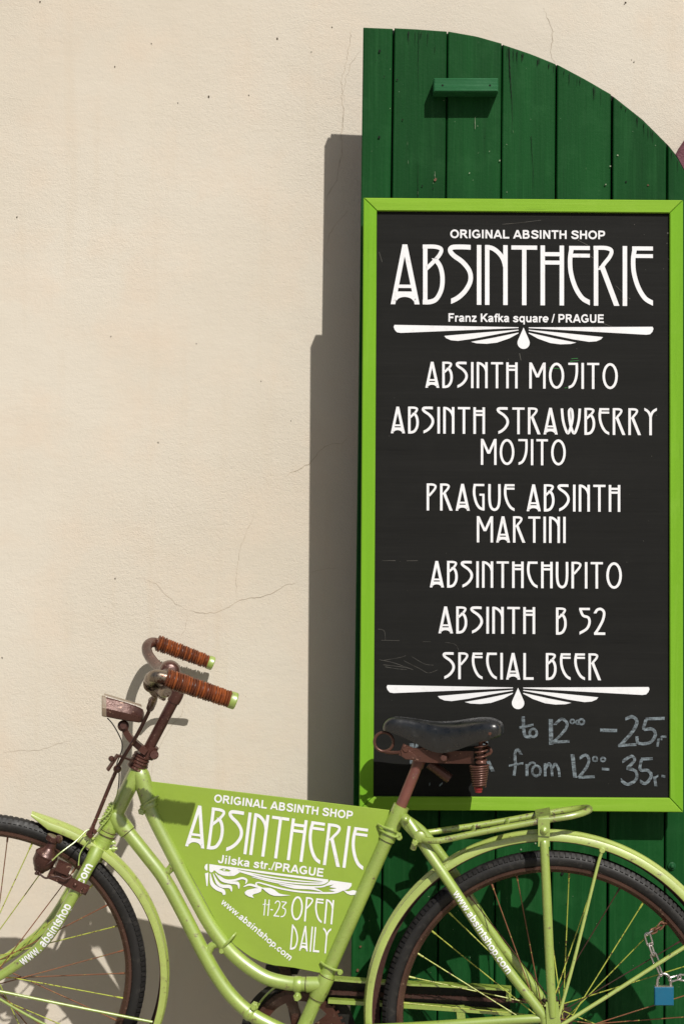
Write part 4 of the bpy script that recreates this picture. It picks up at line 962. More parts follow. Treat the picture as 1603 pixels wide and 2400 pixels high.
mb = MB(); T(mb, F, [(360, 1599, 0.185), (354, 1599, 0.22), (355, 1591, 0.255), (368, 1586, 0.278), (396, 1592, GH)], 0.0132, n=7, seg=16)
mb.build('bend_sleeve', M['chrome'], hb, angle=50)
def make_grip(a, b, r0, r1, n):
    mb = MB(); d = (b - a); t = d.normalized(); u = t.orthogonal().normalized(); w = t.cross(u); pitch = d.length / n
    lathe(mb, a, b, [(0, r0 - 0.004), (1, r1 - 0.004)], 16); mb.tone = [0.0] * len(mb.v)
    for k in range(n):
        s = (k + 0.5) / n; R = r0 + (r1 - r0) * s + random.uniform(-0.0007, 0.0007); tilt = random.uniform(-0.06, 0.06) + 0.10; ph = random.uniform(0, 6.3)
        c = a + d * s; nn = (t + u * tilt * math.cos(ph * 0.15) + w * random.uniform(-0.05, 0.05)).normalized(); uu = nn.orthogonal().normalized(); ww = nn.cross(uu)
        rm = pitch * random.uniform(0.42, 0.54); sq = 0.0034; tone = random.random() ** 1.1; o = len(mb.v); SG, SC = 30, 8; vs = []; fs = []
        for i in range(SG):
            A = 2 * math.pi * i / SG; dd = uu * math.cos(A) + ww * math.sin(A); wob = 0.00025 * math.sin(3 * A + ph)
            for j in range(SC):
                Bq = 2 * math.pi * j / SC; vs.append(c + dd * (R - sq + sq * math.cos(Bq) + wob) + nn * rm * math.sin(Bq))
        for i in range(SG):
            i2 = (i + 1) % SG
            for j in range(SC):
                j2 = (j + 1) % SC; fs.append((i * SC + j, i * SC + j2, i2 * SC + j2, i2 * SC + j))
        mb.add(vs, fs, 0, tone)
    mb.build('grip', M['grip'], hb, angle=50)
    mb = MB(); lathe(mb, b - t * 0.001, b + t * 0.0125, [(0, r1 - 0.001), (0.1, r1), (0.85, r1), (1, r1 - 0.0018)], 22)
    mb.build('end_cap', M['lime'], hb)
make_grip(F(388, 1589, GH), F(539, 1640, GH), 0.0195, 0.0165, 25)
make_grip(F(368, 1507, -GF), F(488, 1552, -GF), 0.0186, 0.0156, 23)
# brake lever, its perch and the bell-crank knuckle under the left bend
mb = MB()
ring(mb, F(356, 1602, 0.232), (SN + Fx * 0.5).normalized(), 0.0150, 0.0034, 20, 8)
T(mb, F, [(352, 1608, 0.225), (360, 1621, 0.225), (368, 1633, 0.225)], [0.008, 0.0085, 0.0065], n=4)
vs = None
P = [F(366, 1612, 0.235), F(376, 1618, 0.262), F(386, 1622, 0.290), F(393, 1624, 0.306)]
W_ = [0.0065, 0.0090, 0.0120, 0.0080]
tube(mb, P, W_, 16, 5)
T(mb, F, [(376, 1634, 0.22), (384, 1638, 0.24)], 0.0045, n=1, seg=10)
mb.build('brake_lever', M['chrome'], hb, angle=50)
mb = MB(); T(mb, F, [(366, 1602, -0.235), (384, 1606, -0.262), (420, 1617, -0.272), (456, 1627, -0.275), (464, 1629, -0.275)], [0.006, 0.0055, 0.0052, 0.0062, 0.0035], n=5)
mb.build('brake_lever', M['rust'], hb, angle=50)
mb = MB()
T(mb, F, [(366, 1628, 0.13), (358, 1645, 0.10), (352, 1660, 0.06)], [0.0050, 0.0085, 0.0080], n=4)
mb.build('knuckle', M['rust'], hb)

# --- brake rod
mb = MB()
rp = [(356, 1650, 0.075), (349, 1668, 0.05), (322, 1722, 0.034), (274, 1804, 0.030), (223, 1926, 0.028), (212, 1950, 0.028)]
T(mb, F, rp, [0.0048, 0.0040, 0.0040, 0.0040, 0.0040, 0.0046], n=4, seg=12)
for x, y, o, r in ((357, 1643, 0.08, 0.0085), (354, 1653, 0.07, 0.0075), (275, 1803, 0.030, 0.0085), (213, 1950, 0.028, 0.0075)): ball(mb, F(x, y, o), r, AXIS)
strap(mb, [F(205, 1958, 0.03), F(219, 1938, 0.03)], SN * 0.006, 0.004)
disc(mb, F(212, 1960, 0.036), SN, 0.0055, 0.008, 8); disc(mb, F(222, 1950, 0.036), SN, 0.005, 0.008, 8)
mb.build('brake_rod', M['rust'], bk)
mb = MB()
strap(mb, [F(252, 1806, 0.034), F(264, 1788, 0.034), F(276, 1770, 0.034)], SN * 0.004 + Fx * 0.002, 0.0022)
strap(mb, [F(274, 1771, 0.034), F(292, 1776, 0.026), F(314, 1785, 0.018)], SN * 0.004, 0.002)
ball(mb, F(261, 1779, 0.040), 0.0062, SN); disc(mb, F(262, 1780, 0.045), SN, 0.004, 0.006, 6)
mb.build('rod_guide', M['rust'], bk)

# --- headlight
mb = MB()
sts = [(249, 1633.5, 1681, 0.035), (275, 1640.5, 1686.5, 0.0345), (300, 1648, 1690.5, 0.0335), (326, 1658, 1694.5, 0.030), (335, 1663, 1693, 0.025), (338.5, 1671, 1686, 0.016)]
def lampsec(st, k=1.0):
    x, yt, yb, hw = st; q = []
    for l, s in ((0.0, 0.0), (0.70, 0.02), (0.77, 0.08), (1.0, 0.58), (1.0, 0.63), (0.90, 0.96), (0.84, 1.0), (0.0, 1.0)): q.append((l, s))
    q = q + [(-l, s) for l, s in q[-2:0:-1]]
    return [F(x, yt + (yb - yt) * ((s - 0.5) * k + 0.5), l * hw * k) for l, s in q]
def loft(mb, secs, mi=0):
    N = len(secs[0]); vs = [p for s in secs for p in s]; fs = []
    for i in range(len(secs) - 1):
        for k in range(N): k2 = (k + 1) % N; fs.append((i * N + k, i * N + k2, (i + 1) * N + k2, (i + 1) * N + k))
    fs += [tuple(range(N)), tuple((len(secs) - 1) * N + k for k in range(N))]; mb.add(vs, fs, mi)
loft(mb, [lampsec(s) for s in sts])
hl = mb.build('headlight', M['rust'], bk, angle=22)
mb = MB(); s0 = (240, 1630, 1679.5, 0.0355); loft(mb, [lampsec((238.5, 1631, 1678, 0.034)), lampsec(s0, 1.0), lampsec((248.8, 1633, 1681.5, 0.0358), 1.01)])
mb.build('lens', M['lens'], hl, angle=22)
mb = MB()
vs = [F(244, 1630, 0.0235), F(330, 1656, 0.0190), F(332, 1659, 0.0200), F(247, 1633.5, 0.0245)]
prism(mb, vs, -SN * 0.02); mb.build('trim', M['lens'], hl, angle=22)
mb = MB()
lathe(mb, F(289, 1702, -0.014), F(289, 1702, 0.022), [(0, 0.010), (0.06, 0.0118), (0.75, 0.0118), (0.8, 0.0105), (0.82, 0.0065), (1, 0.0065)], 20)
strap(mb, [F(291, 1706, 0.004), F(303, 1727, 0.006), F(322, 1746, 0.010), F(344, 1764, 0.014)], SN * 0.010, 0.0062)
lathe(mb, F(361, 1770, -0.004), F(361, 1770, 0.020), [(0, 0.0085), (0.1, 0.0098), (0.9, 0.0098), (1, 0.008)], 18)
T(mb, F, [(345, 1768, 0.006), (361, 1770, 0.006)], 0.008, n=1)
mb.build('lamp_bracket', M['rust'], hl, angle=45)
mb = MB(); T(mb, F, [(252, 1684, 0.02), (262, 1695, 0.03), (274, 1714, 0.032), (285, 1738, 0.03), (286, 1756, 0.03), (281, 1772, 0.03), (274, 1792, 0.03), (279, 1808, 0.026), (279, 1830, 0.022), (277, 1850, 0.022)], 0.0013, n=6, seg=8)
mb.build('cable', M['wire'], hl)
mb = MB(); T(mb, F, [(277, 1850, 0.022), (273, 1868, 0.022), (266, 1885, 0.022), (255, 1905, 0.024), (238, 1919, 0.028), (222, 1919, 0.030)], 0.0014, n=6, seg=8)
T(mb, F, [(266, 1885, 0.022), (262, 1905, 0.022), (252, 1922, 0.022), (236, 1940, 0.024), (222, 1956, 0.028), (205, 1976, 0.032), (193, 1992, 0.036), (187, 2004, 0.040), (185, 2018, 0.044), (184, 2030, 0.048)], 0.0013, n=6, seg=8)
T(mb, F, [(222, 1944, 0.030), (204, 1947, 0.036), (192, 1958, 0.042), (176, 1974, 0.050), (156, 1989, 0.060), (139, 2002, 0.066), (122, 2018, 0.070)], 0.0015, n=6, seg=8)
mb.build('cable', M['lime'], fork)

# --- dynamo
mb = MB(); d0, d1 = F(124, 1974, 0.050), F(91, 2043, 0.050)
lathe(mb, d0, d1, [(0, 0.0085), (0.05, 0.0098), (0.17, 0.0102), (0.26, 0.0135), (0.36, 0.0205), (0.40, 0.0225), (0.43, 0.0240), (0.47, 0.0240), (0.49, 0.0228), (0.70, 0.0225), (0.84, 0.0175), (0.93, 0.0125), (1.0, 0.0105)], 26)
dy = mb.build('dynamo', M['rust'], bk, angle=35)
mb = MB(); t = (d1 - d0).normalized()
a = d0 - t * 0.013; lathe(mb, a - Fx * 0.004, a + t * 0.011 - Fx * 0.004, [(0, 0.0125), (0.1, 0.0135), (0.9, 0.0135), (1, 0.0125)], 16)
disc(mb, a + Fx * 0.009 + t * 0.006 + SN * 0.004, Fx + SN * 0.6, 0.0085, 0.010, 14)
mb.build('roller', M['rust'], dy)
mb = MB()
obox(mb, F(148, 2034, 0.052), (Fx * 0.86 - Fz * 0.36) * 0.016, SN * 0.010, (Fz * 0.86 + Fx * 0.36) * 0.0105, 0, 0.002)
obox(mb, F(133, 2052, 0.045), (Fx * 0.86 - Fz * 0.36) * 0.018, SN * 0.008, (Fz * 0.86 + Fx * 0.36) * 0.012, 0, 0.002)
obox(mb, F(183, 2078, 0.058), (Fx * 0.90 - Fz * 0.43) * 0.0225, SN * 0.0020, (Fz * 0.90 + Fx * 0.43) * 0.0105, 0, 0.0012)
obox(mb, F(183, 2078, 0.026), (Fx * 0.90 - Fz * 0.43) * 0.0225, SN * 0.0020, (Fz * 0.90 + Fx * 0.43) * 0.0105, 0, 0.0012)
obox(mb, F(153, 2062, 0.046), (Fx * 0.90 - Fz * 0.43) * 0.011, SN * 0.012, (Fz * 0.90 + Fx * 0.43) * 0.010, 0, 0.002)
disc(mb, F(199, 2088, 0.062), SN, 0.0062, 0.010, 6); ball(mb, F(176, 2075, 0.060), 0.0045, SN)
lathe(mb, F(198, 2092, 0.024), F(198, 2092, 0.056), [(0, 0.0055), (1, 0.0055)], 10)
mb.build('dynamo_bracket', M['rust'], dy, angle=35)
mb = MB(); T(mb, F, [(122, 2018, 0.070), (112, 2026, 0.072), (98, 2036, 0.066), (86, 2043, 0.060), (90, 2052, 0.060)], 0.0019, n=6, seg=8)
T(mb, F, [(92, 2046, 0.060), (97, 2053, 0.062), (107, 2059, 0.066), (122, 2057, 0.068), (136, 2056, 0.068), (150, 2062, 0.068), (160, 2060, 0.064), (167, 2056, 0.060)], 0.0020, n=6, seg=8)
for q in ((88, 2044), (93, 2050), (85, 2048)): ball(mb, F(q[0], q[1], 0.060), 0.0036, SN)
mb.build('cable', M['rust_seam_shade'], dy)

# --- saddle
stn = [(897.5, 1706, 1711, 0.006), (900, 1697, 1713, 0.012), (906, 1689, 1715, 0.0175), (919, 1681, 1719, 0.0225), (945, 1681, 1729, 0.0265), (970, 1684, 1741, 0.0300), (990, 1687, 1752, 0.0350), (1010, 1690, 1761, 0.0415),
       (1034, 1691.5, 1766, 0.0500), (1060, 1690.5, 1762, 0.0610), (1082, 1687.5, 1755, 0.0710), (1105, 1684, 1746, 0.0815), (1128, 1681.5, 1739, 0.0895), (1148, 1682, 1734, 0.0935), (1163, 1685.5, 1729, 0.0920), (1173, 1691, 1725, 0.0840), (1179, 1697, 1720, 0.066), (1181, 1703, 1714, 0.040)]
half = [(0.0, 0.0), (0.22, 0.0), (0.44, 0.012), (0.62, 0.045), (0.77, 0.10), (0.885, 0.18), (0.955, 0.29), (0.99, 0.44), (1.0, 0.62), (0.985, 0.80), (0.96, 0.93), (0.935, 1.0)]
def sadsec(st, inset=0.0):
    x, yt, yb, hw = st; out = []
    for l, s in half: out.append((l, s))
    q = [(-l, s) for l, s in out[:0:-1]] + out
    return [B(x, yt + inset * 1150 + (yb - yt - inset * 1150) * s, l * (hw - inset)) for l, s in q]
mb = MB(); S_ = [sadsec(s) for s in stn]; N = len(S_[0])
S2 = []
for i in range(len(stn) - 1):
    for k in range(3):
        t = k / 3; a, b, c_, d_ = S_[max(i - 1, 0)], S_[i], S_[i + 1], S_[min(i + 2, len(S_) - 1)]
        S2.append([0.5 * ((2 * b[j]) + (c_[j] - a[j]) * t + (2 * a[j] - 5 * b[j] + 4 * c_[j] - d_[j]) * t * t + (3 * b[j] - a[j] - 3 * c_[j] + d_[j]) * t ** 3) for j in range(N)])
S2.append(S_[-1])
inn = [[p + (sum(s, V((0, 0, 0))) / N - p) * 0.07 for p in s] for s in S2]
R_ = [o + i[::-1] for o, i in zip(S2, inn)]
vs = [p for s in R_ for p in s]; L = 2 * N; fs = []
for i in range(len(R_) - 1):
    for k in range(L): k2 = (k + 1) % L; fs.append((i * L + k, i * L + k2, (i + 1) * L + k2, (i + 1) * L + k))
for e in (0, len(R_) - 1):
    for k in range(N - 1): fs.append((e * L + k, e * L + k + 1, e * L + L - 2 - k, e * L + L - 1 - k))
mb.add(vs, fs)
sd = mb.build('saddle', M['leather'], bk, angle=60)
mb = MB(); disc(mb, B(1148, 1720, 0.0905), BN, 0.0036, 0.007, 12); disc(mb, B(1120, 1722, 0.0825), BN + Bx * 0.2, 0.0030, 0.006, 12)
mb.build('rivet', M['copper'], sd)
mb = MB()
strap(mb, [B(940, 1757, 0.020), B(975, 1770, 0.022), B(1035, 1775, 0.030), B(1110, 1776, 0.050)], Bz * 0.0125, 0.0015)
strap(mb, [B(940, 1757, -0.020), B(975, 1770, -0.022), B(1035, 1775, -0.030), B(1110, 1776, -0.050)], Bz * 0.0125, 0.0015)
vs = [B(939, 1760, 0.024), B(950, 1756, 0.024), B(966, 1764, 0.024), B(984, 1783, 0.024), B(950, 1781, 0.024), B(941, 1774, 0.024)]
prism(mb, vs, -BN * 0.048, 0, 0.5, 0.001)
T(mb, B, [(905, 1764, 0.0), (925, 1765, 0.012), (945, 1763, 0.018), (1000, 1752, 0.024), (1060, 1735, 0.05)], 0.0038, n=5)
T(mb, B, [(905, 1764, 0.0), (925, 1765, -0.012), (945, 1763, -0.018), (1000, 1752, -0.024), (1060, 1735, -0.05)], 0.0038, n=5)
disc(mb, B(951, 1757, 0.020), BN, 0.007, 0.012, 8)
lathe(mb, B(1040, 1777, -0.045), B(1040, 1777, 0.045), [(0, 0.006), (1, 0.006)], 12); disc(mb, B(1040, 1777, 0.036), BN, 0.0085, 0.008, 6)
T(mb, B, [(1006, 1790, -0.010), (1054, 1826, -0.010)], 0.0105, n=1)
T(mb, B, [(1118, 1768, 0.055), (1140, 1770, 0.055), (1150, 1764, 0.055), (1148, 1755, 0.055), (1138, 1752, 0.05)], 0.0032, n=5)
mb.build('saddle_cradle', M['copper'], sd, angle=40)
mb = MB(); ring(mb, B(899.5, 1739.5, 0.0), BN, 0.0192, 0.0031, 36, 10); mb.build('saddle_loop', M['copper'], sd)
for o in (0.060, -0.060):
    mb = MB(); pts = []
    for k in range(4 * 20 + 1):
        t = k / 80; a = 2 * math.pi * t * 4; c = B(1127, 1733 + 50 * t, o); pts.append(c + (Bx * math.cos(a) + BN * math.sin(a)) * (0.0135 - 0.003 * t))
    tube(mb, pts, 0.0021, 8, 1)
    pts = []
    for k in range(9 * 22 + 1):
        t = k / 198; a = 2 * math.pi * t * 9; c = B(1123, 1794 + 50 * t, o); pts.append(c + (Bx * math.cos(a) + BN * math.sin(a)) * (0.0182 - 0.0062 * t))
    tube(mb, pts, 0.00225, 8, 1)
    T(mb, B, [(1127, 1735, o), (1123, 1858, o)], 0.0042, n=1)
    lathe(mb, B(1127, 1781, o), B(1127, 1790, o), [(0, 0.008), (0.5, 0.011), (1, 0.011)], 16)
    sp = mb.build('spring', M['copper'], sd, angle=60)
    mb = MB(); lathe(mb, B(1121, 1845, o), B(1121, 1859, o), [(0, 0.009), (0.5, 0.0085), (0.55, 0.0072), (0.9, 0.0072), (1, 0.005)], 16); mb.build('spring_foot', M['redcap'], sp)
mb = MB(); T(mb, B, [(983, 1783), (930, 1914)], 0.0112, n=1, seg=22)
lathe(mb, B(983, 1783), B(977, 1799), [(0, 0.0125), (0.9, 0.0125), (1, 0.0114)], 20)
mb.build('seat_post', M['post'], bk)

# --- luggage rack and its legs
mb = MB()
rn = [(984, 1964, 0.042), (998, 1970, 0.052), (1020, 1971.5, 0.059), (1045, 1968.5, 0.060), (1106, 1955.5, 0.060), (1186, 1940, 0.060), (1282, 1922.5, 0.060), (1330, 1915, 0.058), (1358, 1908.5, 0.048), (1376, 1902, 0.028), (1382, 1898, 0.0),
      (1377, 1894.5, -0.028), (1360, 1895.5, -0.048), (1330, 1899.5, -0.058), (1282, 1907, -0.060), (1186, 1924.5, -0.060), (1106, 1937.5, -0.060), (1046, 1946, -0.060), (1022, 1950, -0.058), (1000, 1953, -0.050)]
T(mb, B, rn, 0.0066, n=6, seg=14)
for x, y in ((1109, 1955), (1188, 1940)): T(mb, B, [(x, y - 1, 0.060), (x + 1, y - 17, -0.060)], 0.0042, n=1, seg=10)
disc(mb, B(984, 1962, 0.046), BN, 0.0125, 0.014, 16); T(mb, B, [(974, 1972, 0.052), (968, 1990, 0.044)], 0.0062, n=1, seg=10)
disc(mb, B(972, 1977, 0.054), BN, 0.0065, 0.010, 6)
strap(mb, [B(1255, 1912, 0.0), B(1290, 1906, 0.0)], BN * 0.058, 0.0012)
rk = mb.build('luggage_rack', M['lime_worn'], bk, angle=50)
for s in (1, -1):
    o = 0.0665 * s; mb = MB()
    a = (Bx * 0.985 + Bz * 0.17)
    lathe(mb, B(1262, 1925, 0.06 * s), B(1288, 1921, 0.06 * s), [(0, 0.0072), (0.02, 0.0084), (0.98, 0.0084), (1, 0.0072)], 18)
    strap(mb, [B(1274, 1921, o + 0.0012 * s), B(1275, 1948, o + 0.0012 * s), B(1274.5, 1960, o + 0.001 * s)], Bx * 0.0115, 0.0016)
    strap(mb, [B(1274.5, 1940, o - 0.003 * s), B(1274.5, 1985, o - 0.003 * s)], Bx * 0.0112, 0.0016)
    T(mb, B, [(1275, 1972, o - 0.003 * s), (1276, 1992, o - 0.001 * s), (1282, 2118, o), (1289, 2271, o + 0.002 * s), (1293, 2345, o + 0.003 * s), (1295, 2385, o + 0.003 * s)], [0.0068, 0.0088, 0.0092, 0.0090, 0.0085, 0.0065], n=5, seg=16)
    strap(mb, [B(1294, 2350, o + 0.003 * s), B(1296, 2412, o + 0.003 * s)], Bx * 0.0125, 0.0022)
    disc(mb, B(1275, 1948, o + 0.003 * s), BN, 0.0075, 0.008, 16); ball(mb, B(1275, 1948, o + 0.004 * s), 0.0060, BN)
    mb.build('leg', M['lime'], rk, angle=50)

# --- chain, chain guard, chainring and cranks
mb = MB(); o = -0.052
strap(mb, [B(770, 2293, o + 0.010), B(899, 2303, o + 0.010), B(1040, 2309, o + 0.010), B(1198, 2318, o + 0.010)], BN * 0.013, 0.0022)
strap(mb, [B(930, 2356, o + 0.006), B(1080, 2366, o + 0.006), B(1198, 2375, o + 0.006)], BN * 0.009, 0.0042)
strap(mb, [B(770, 2346, o + 0.006), B(935, 2356, o + 0.006)], BN * 0.009, 0.0040)
obox(mb, B(1192, 2331, o + 0.006), Bx * 0.005, BN * 0.007, Bz * 0.013)
strap(mb, [B(1078, 2358, o + 0.014), B(1080, 2378, o + 0.012), B(1082, 2398, o + 0.012)], Bx * 0.0085, 0.0016)
T(mb, B, [(770, 2293, o + 0.012), (720, 2296, o + 0.012), (660, 2308, o + 0.012), (622, 2336, o + 0.012), (598, 2374, o + 0.012), (586, 2430, o + 0.012)], 0.0022, n=6, seg=8)
mb.build('chain_guard', M['lime'], bk, angle=40)
mb = MB(); strap(mb, [B(760, 2322, o - 0.012), B(1000, 2334, o - 0.012), B(1196, 2346, o - 0.012)], Bz * 0.024, 0.0008)  # added dark sheet, stands in for shaded opening behind the chain
revolve(mb, B(700, 2431, o - 0.012), Bx, Bz, BN, [(0.085, -0.0008), (0.1215, -0.0008), (0.1215, 0.0008), (0.085, 0.0008)], 60, 0, 0.0, math.pi * 1.1)
mb.build('guard_shade_sheet', M['guard_shade'], bk, angle=40)
mb = MB(); Cf, Cr = B(702, 2431, o + 0.002), B(1293, 2393, o + 0.002); rf, rr = 0.0945, 0.0375; path = []
ux = (Cr - Cf).normalized(); uz = BN.cross(ux); uz = uz if uz.z > 0 else -uz
for k in range(31): path.append((Cf + uz * rf).lerp(Cr + uz * rr, k / 30))
for k in range(1, 16): A = math.pi / 2 - math.pi * k / 16; path.append(Cr + (ux * math.cos(A) + uz * math.sin(A)) * rr)
for k in range(31): path.append((Cr - uz * rr).lerp(Cf - uz * rf, k / 30))
for k in range(1, 24): A = -math.pi / 2 - math.pi * k / 24; path.append(Cf + (ux * math.cos(A) + uz * math.sin(A)) * rf)
path.append(path[0]); dl = [0.0]
for p, q in zip(path, path[1:]): dl.append(dl[-1] + (q - p).length)
n_ = int(dl[-1] / 0.0127); n_ -= n_ % 2; pitch = dl[-1] / n_; pins = []; j_ = 0
for k in range(n_):
    x = k * pitch
    while dl[j_ + 1] < x: j_ += 1
    pins.append(path[j_].lerp(path[j_ + 1], (x - dl[j_]) / (dl[j_ + 1] - dl[j_])))
for k in range(n_):
    p, q = pins[k], pins[(k + 1) % n_]; t = (q - p).normalized(); up = BN.cross(t); w = 0.0036 if k % 2 else 0.0022
    for sg in (1, -1): obox(mb, (p + q) / 2 + BN * w * sg, t * 0.0092, BN * 0.0007, up * 0.0038, 0, 0.0007)
    lathe(mb, p - BN * 0.0046, p + BN * 0.0046, [(0, 0.0041), (1, 0.0041)], 8)
mb.build('chain', M['rust_seam_shade'], bk, angle=40)
mb = MB(); C = B(702, 2431, o + 0.002)
revolve(mb, C, Bx, Bz, BN, [(0.074, -0.0015), (0.0925, -0.0015), (0.0925, 0.0015), (0.074, 0.0015)], 72)
for k in range(44):
    a = 2 * math.pi * k / 44; d = Bx * math.cos(a) + Bz * math.sin(a); obox(mb, C + d * 0.095, d * 0.0035, BN * 0.0012, d.cross(BN) * 0.0026)
for k in range(5):
    a = 2 * math.pi * k / 5 + 0.55; d = Bx * math.cos(a) + Bz * math.sin(a); e = d.cross(BN)
    strap(mb, [C + d * 0.018, C + d * 0.045 + e * 0.004, C + d * 0.076], e * 0.0105, 0.0018)
lathe(mb, C - BN * 0.006, C + BN * 0.006, [(0, 0.026), (1, 0.026)], 24)
cr = mb.build('crankset', M['rust'], bk, angle=40)
for s, (px, py) in ((-1, (666, 2262)), (1, (738, 2600))):
    mb = MB(); q = 0.070 * s
    strap(mb, [B(702, 2431, q * 0.86), B(684 if s < 0 else 720, 2347 if s < 0 else 2515, q * 0.95), B(px, py, q)], Bx * 0.0105, 0.0055)
    lathe(mb, B(702, 2431, q * 0.6), B(702, 2431, q), [(0, 0.012), (0.4, 0.016), (1, 0.015)], 16); disc(mb, B(px, py, q), BN, 0.0135, 0.014, 16)
    ck = mb.build('crank', M['rust_seam_shade'], cr, angle=40)
    mb = MB(); c = B(px, py, q + 0.055 * s); lathe(mb, B(px, py, q), B(px, py, q + 0.10 * s), [(0, 0.006), (1, 0.006)], 12)
    for z in (1, -1): obox(mb, c + Bx * 0.024 * z, Bx * 0.009, BN * 0.040, Bz * 0.010, 0, 0.003)
    for z in (1, -1): obox(mb, c + BN * 0.043 * z, Bx * 0.033, BN * 0.0015, Bz * 0.008)
    mb.build('pedal', M['rubber'], ck, angle=30)
# kickstand keeps the machine upright
rod(B, [(900, 2425, 0.035), (1005, 2560, 0.10), (1105, 2790, 0.19)], 0.008, 'kickstand', 'rust')

# --- advertising panel inside the frame
mb = MB(); so = 0.0020
pp = [(349, 1832), (356, 1862), (370, 1905), (424, 2010), (465, 2084), (504, 2158), (527, 2193), (550, 2217), (572, 2234), (590, 2246), (612, 2256), (640, 2264), (690, 2270), (750, 2282), (766, 2252), (839, 2092), (897, 1962), (913, 1900)]
prism(mb, [B(x, y, so) for x, y in pp], -BN * 0.003, 0, 0.5, 0.0006)
pn_ = mb.build('advert_panel', M['lime_sign'], bk, angle=25); pn_['label'] = 'lime shop panel with white lettering clipped inside the frame'
k3 = lambda x, y: (300 + x / 2.4123, 1780 + y / 2.4123)
def sfn(a, b, up, cap_off=0.0, bow=0.0):
    a, b = k3(*a), k3(*b); ux, uy = up[0] / 2.4123, up[1] / 2.4123
    def fn(u, v, li=0):
        x = a[0] + (b[0] - a[0]) * u + ux * v; y = a[1] + (b[1] - a[1]) * u + uy * v + bow * 4 * u * (1 - u)
        return B(x, y, so + 0.0006 + li * 0.00012)
    return fn
mb = MB(); put_text(mb, 'ORIGINAL ABSINTH SHOP', sfn((485, 244), (1268, 341), (5, -46)), 0.03); mb.build('lettering', M['white'], pn_, False)
mb = MB(); put_glyphs(mb, 'ABSINTHERIE', sfn((322, 492), (1330, 630), (30, -236)), 0.065, 0.92); mb.build('lettering', M['white'], pn_, False)
mb = MB(); put_text(mb, 'Jilska str./PRAGUE', sfn((507, 587), (1102, 667), (6, -47)), 0.022); mb.build('lettering', M['white'], pn_, False)
mb = MB(); put_glyphs(mb, '11-23', sfn((757, 884), (892, 898), (8, -92)), 0.06, 0.82); mb.build('lettering', M['white'], pn_, False)
mb = MB(); put_glyphs(mb, 'OPEN', sfn((916, 910), (1155, 936), (12, -138)), 0.10, 0.92); mb.build('lettering', M['white'], pn_, False)
mb = MB(); put_glyphs(mb, 'DAILY', sfn((915, 1078), (1138, 1102), (12, -142)), 0.10, 0.92); mb.build('lettering', M['white'], pn_, False)
mb = MB(); put_text(mb, 'www.absintshop.com', sfn((522, 816), (912, 1142), (24, -28), 0, 0), 0.030); mb.build('lettering', M['white'], pn_, False)
# the shop's flowing-hair emblem
mb = MB(); el = [0]
def em(x, y): el[0]; return B(460 + x / 3.92, 1990 + y / 3.92, so + 0.0006 + el[0] * 0.00006)
def epoly(P, holes=()):
    el[0] += 1; loops = [[V((x, y, 0)) for x, y in P]] + [[V((x, y, 0)) for x, y in h] for h in holes]
    fl = [p for l in loops for p in l]; mb.add([em(p.x, p.y) for p in fl], list(tessellate_polygon(loops)))
def estroke(P, w):
    el[0] += 1; Q, Wd = spline([V((*p, 0)) for p in P], list(w) if isinstance(w, tuple) else [w] * len(P), 6); vs = []
    for i, p in enumerate(Q):
        t = (Q[min(i + 1, len(Q) - 1)] - Q[max(i - 1, 0)]).normalized(); n = V((-t.y, t.x, 0)) * Wd[i] / 2
        vs += [em(p.x + n.x, p.y + n.y), em(p.x - n.x, p.y - n.y)]
    mb.add(vs, [(2 * i, 2 * i + 1, 2 * i + 3, 2 * i + 2) for i in range(len(Q) - 1)])
epoly([(75, 170), (85, 148), (104, 138), (104, 203), (92, 200), (80, 188)]); epoly([(80, 228), (112, 220), (104, 345), (95, 345)])
epoly([(120, 142), (300, 168), (360, 185), (420, 205), (375, 235), (350, 250), (300, 253), (245, 247), (205, 230), (165, 198), (150, 216), (135, 220), (120, 208)], [[(212, 192), (245, 182), (290, 190), (320, 204), (300, 212), (250, 208)]])
epoly([(240, 195), (262, 190), (272, 196), (255, 204)])
estroke([(290, 170), (600, 216), (900, 256), (1210, 296)], (10, 20, 20, 24)); estroke([(380, 200), (650, 256), (900, 291), (1090, 308), (1190, 306), (1210, 296)], (8, 14, 12, 10, 12, 8))
estroke([(400, 208), (620, 273), (850, 312), (1050, 326), (1160, 322), (1212, 296)], (16, 16, 14, 14, 16, 10)); estroke([(510, 260), (700, 305), (950, 345), (1120, 352), (1190, 338), (1240, 292)], (4, 12, 14, 14, 16, 8))
estroke([(600, 380), (550, 330), (570, 312), (640, 330), (780, 368), (950, 396), (1150, 408), (1280, 403), (1370, 370)], (6, 14, 12, 14, 16, 16, 16, 18, 10)); estroke([(760, 330), (900, 357), (1060, 366), (1160, 398)], (4, 22, 24, 4))
epoly([(1232, 291), (1428, 318), (1425, 345), (1400, 372), (1360, 385), (1290, 398), (1216, 380), (1290, 364), (1222, 355), (1262, 330), (1190, 345)])
epoly([(1350, 383), (1395, 393), (1440, 382), (1468, 388), (1476, 405), (1460, 424), (1420, 428), (1385, 415)])
estroke([(128, 228), (145, 320), (190, 365), (245, 390), (258, 425)], (6, 34, 36, 36, 22)); estroke([(155, 230), (195, 315), (240, 345), (310, 352), (325, 395)], (5, 28, 30, 32, 6))
estroke([(175, 225), (235, 290), (310, 312), (380, 320), (392, 370)], (5, 24, 22, 30, 6)); estroke([(205, 245), (270, 290), (350, 290), (420, 272), (462, 290), (452, 325)], (4, 18, 18, 20, 20, 6))
estroke([(434, 352), (490, 332), (560, 350), (610, 365)], (6, 20, 22, 10)); epoly([(445, 400), (470, 380), (540, 365), (602, 362), (595, 395), (570, 408), (530, 418), (515, 430), (530, 455), (480, 440), (450, 420)])
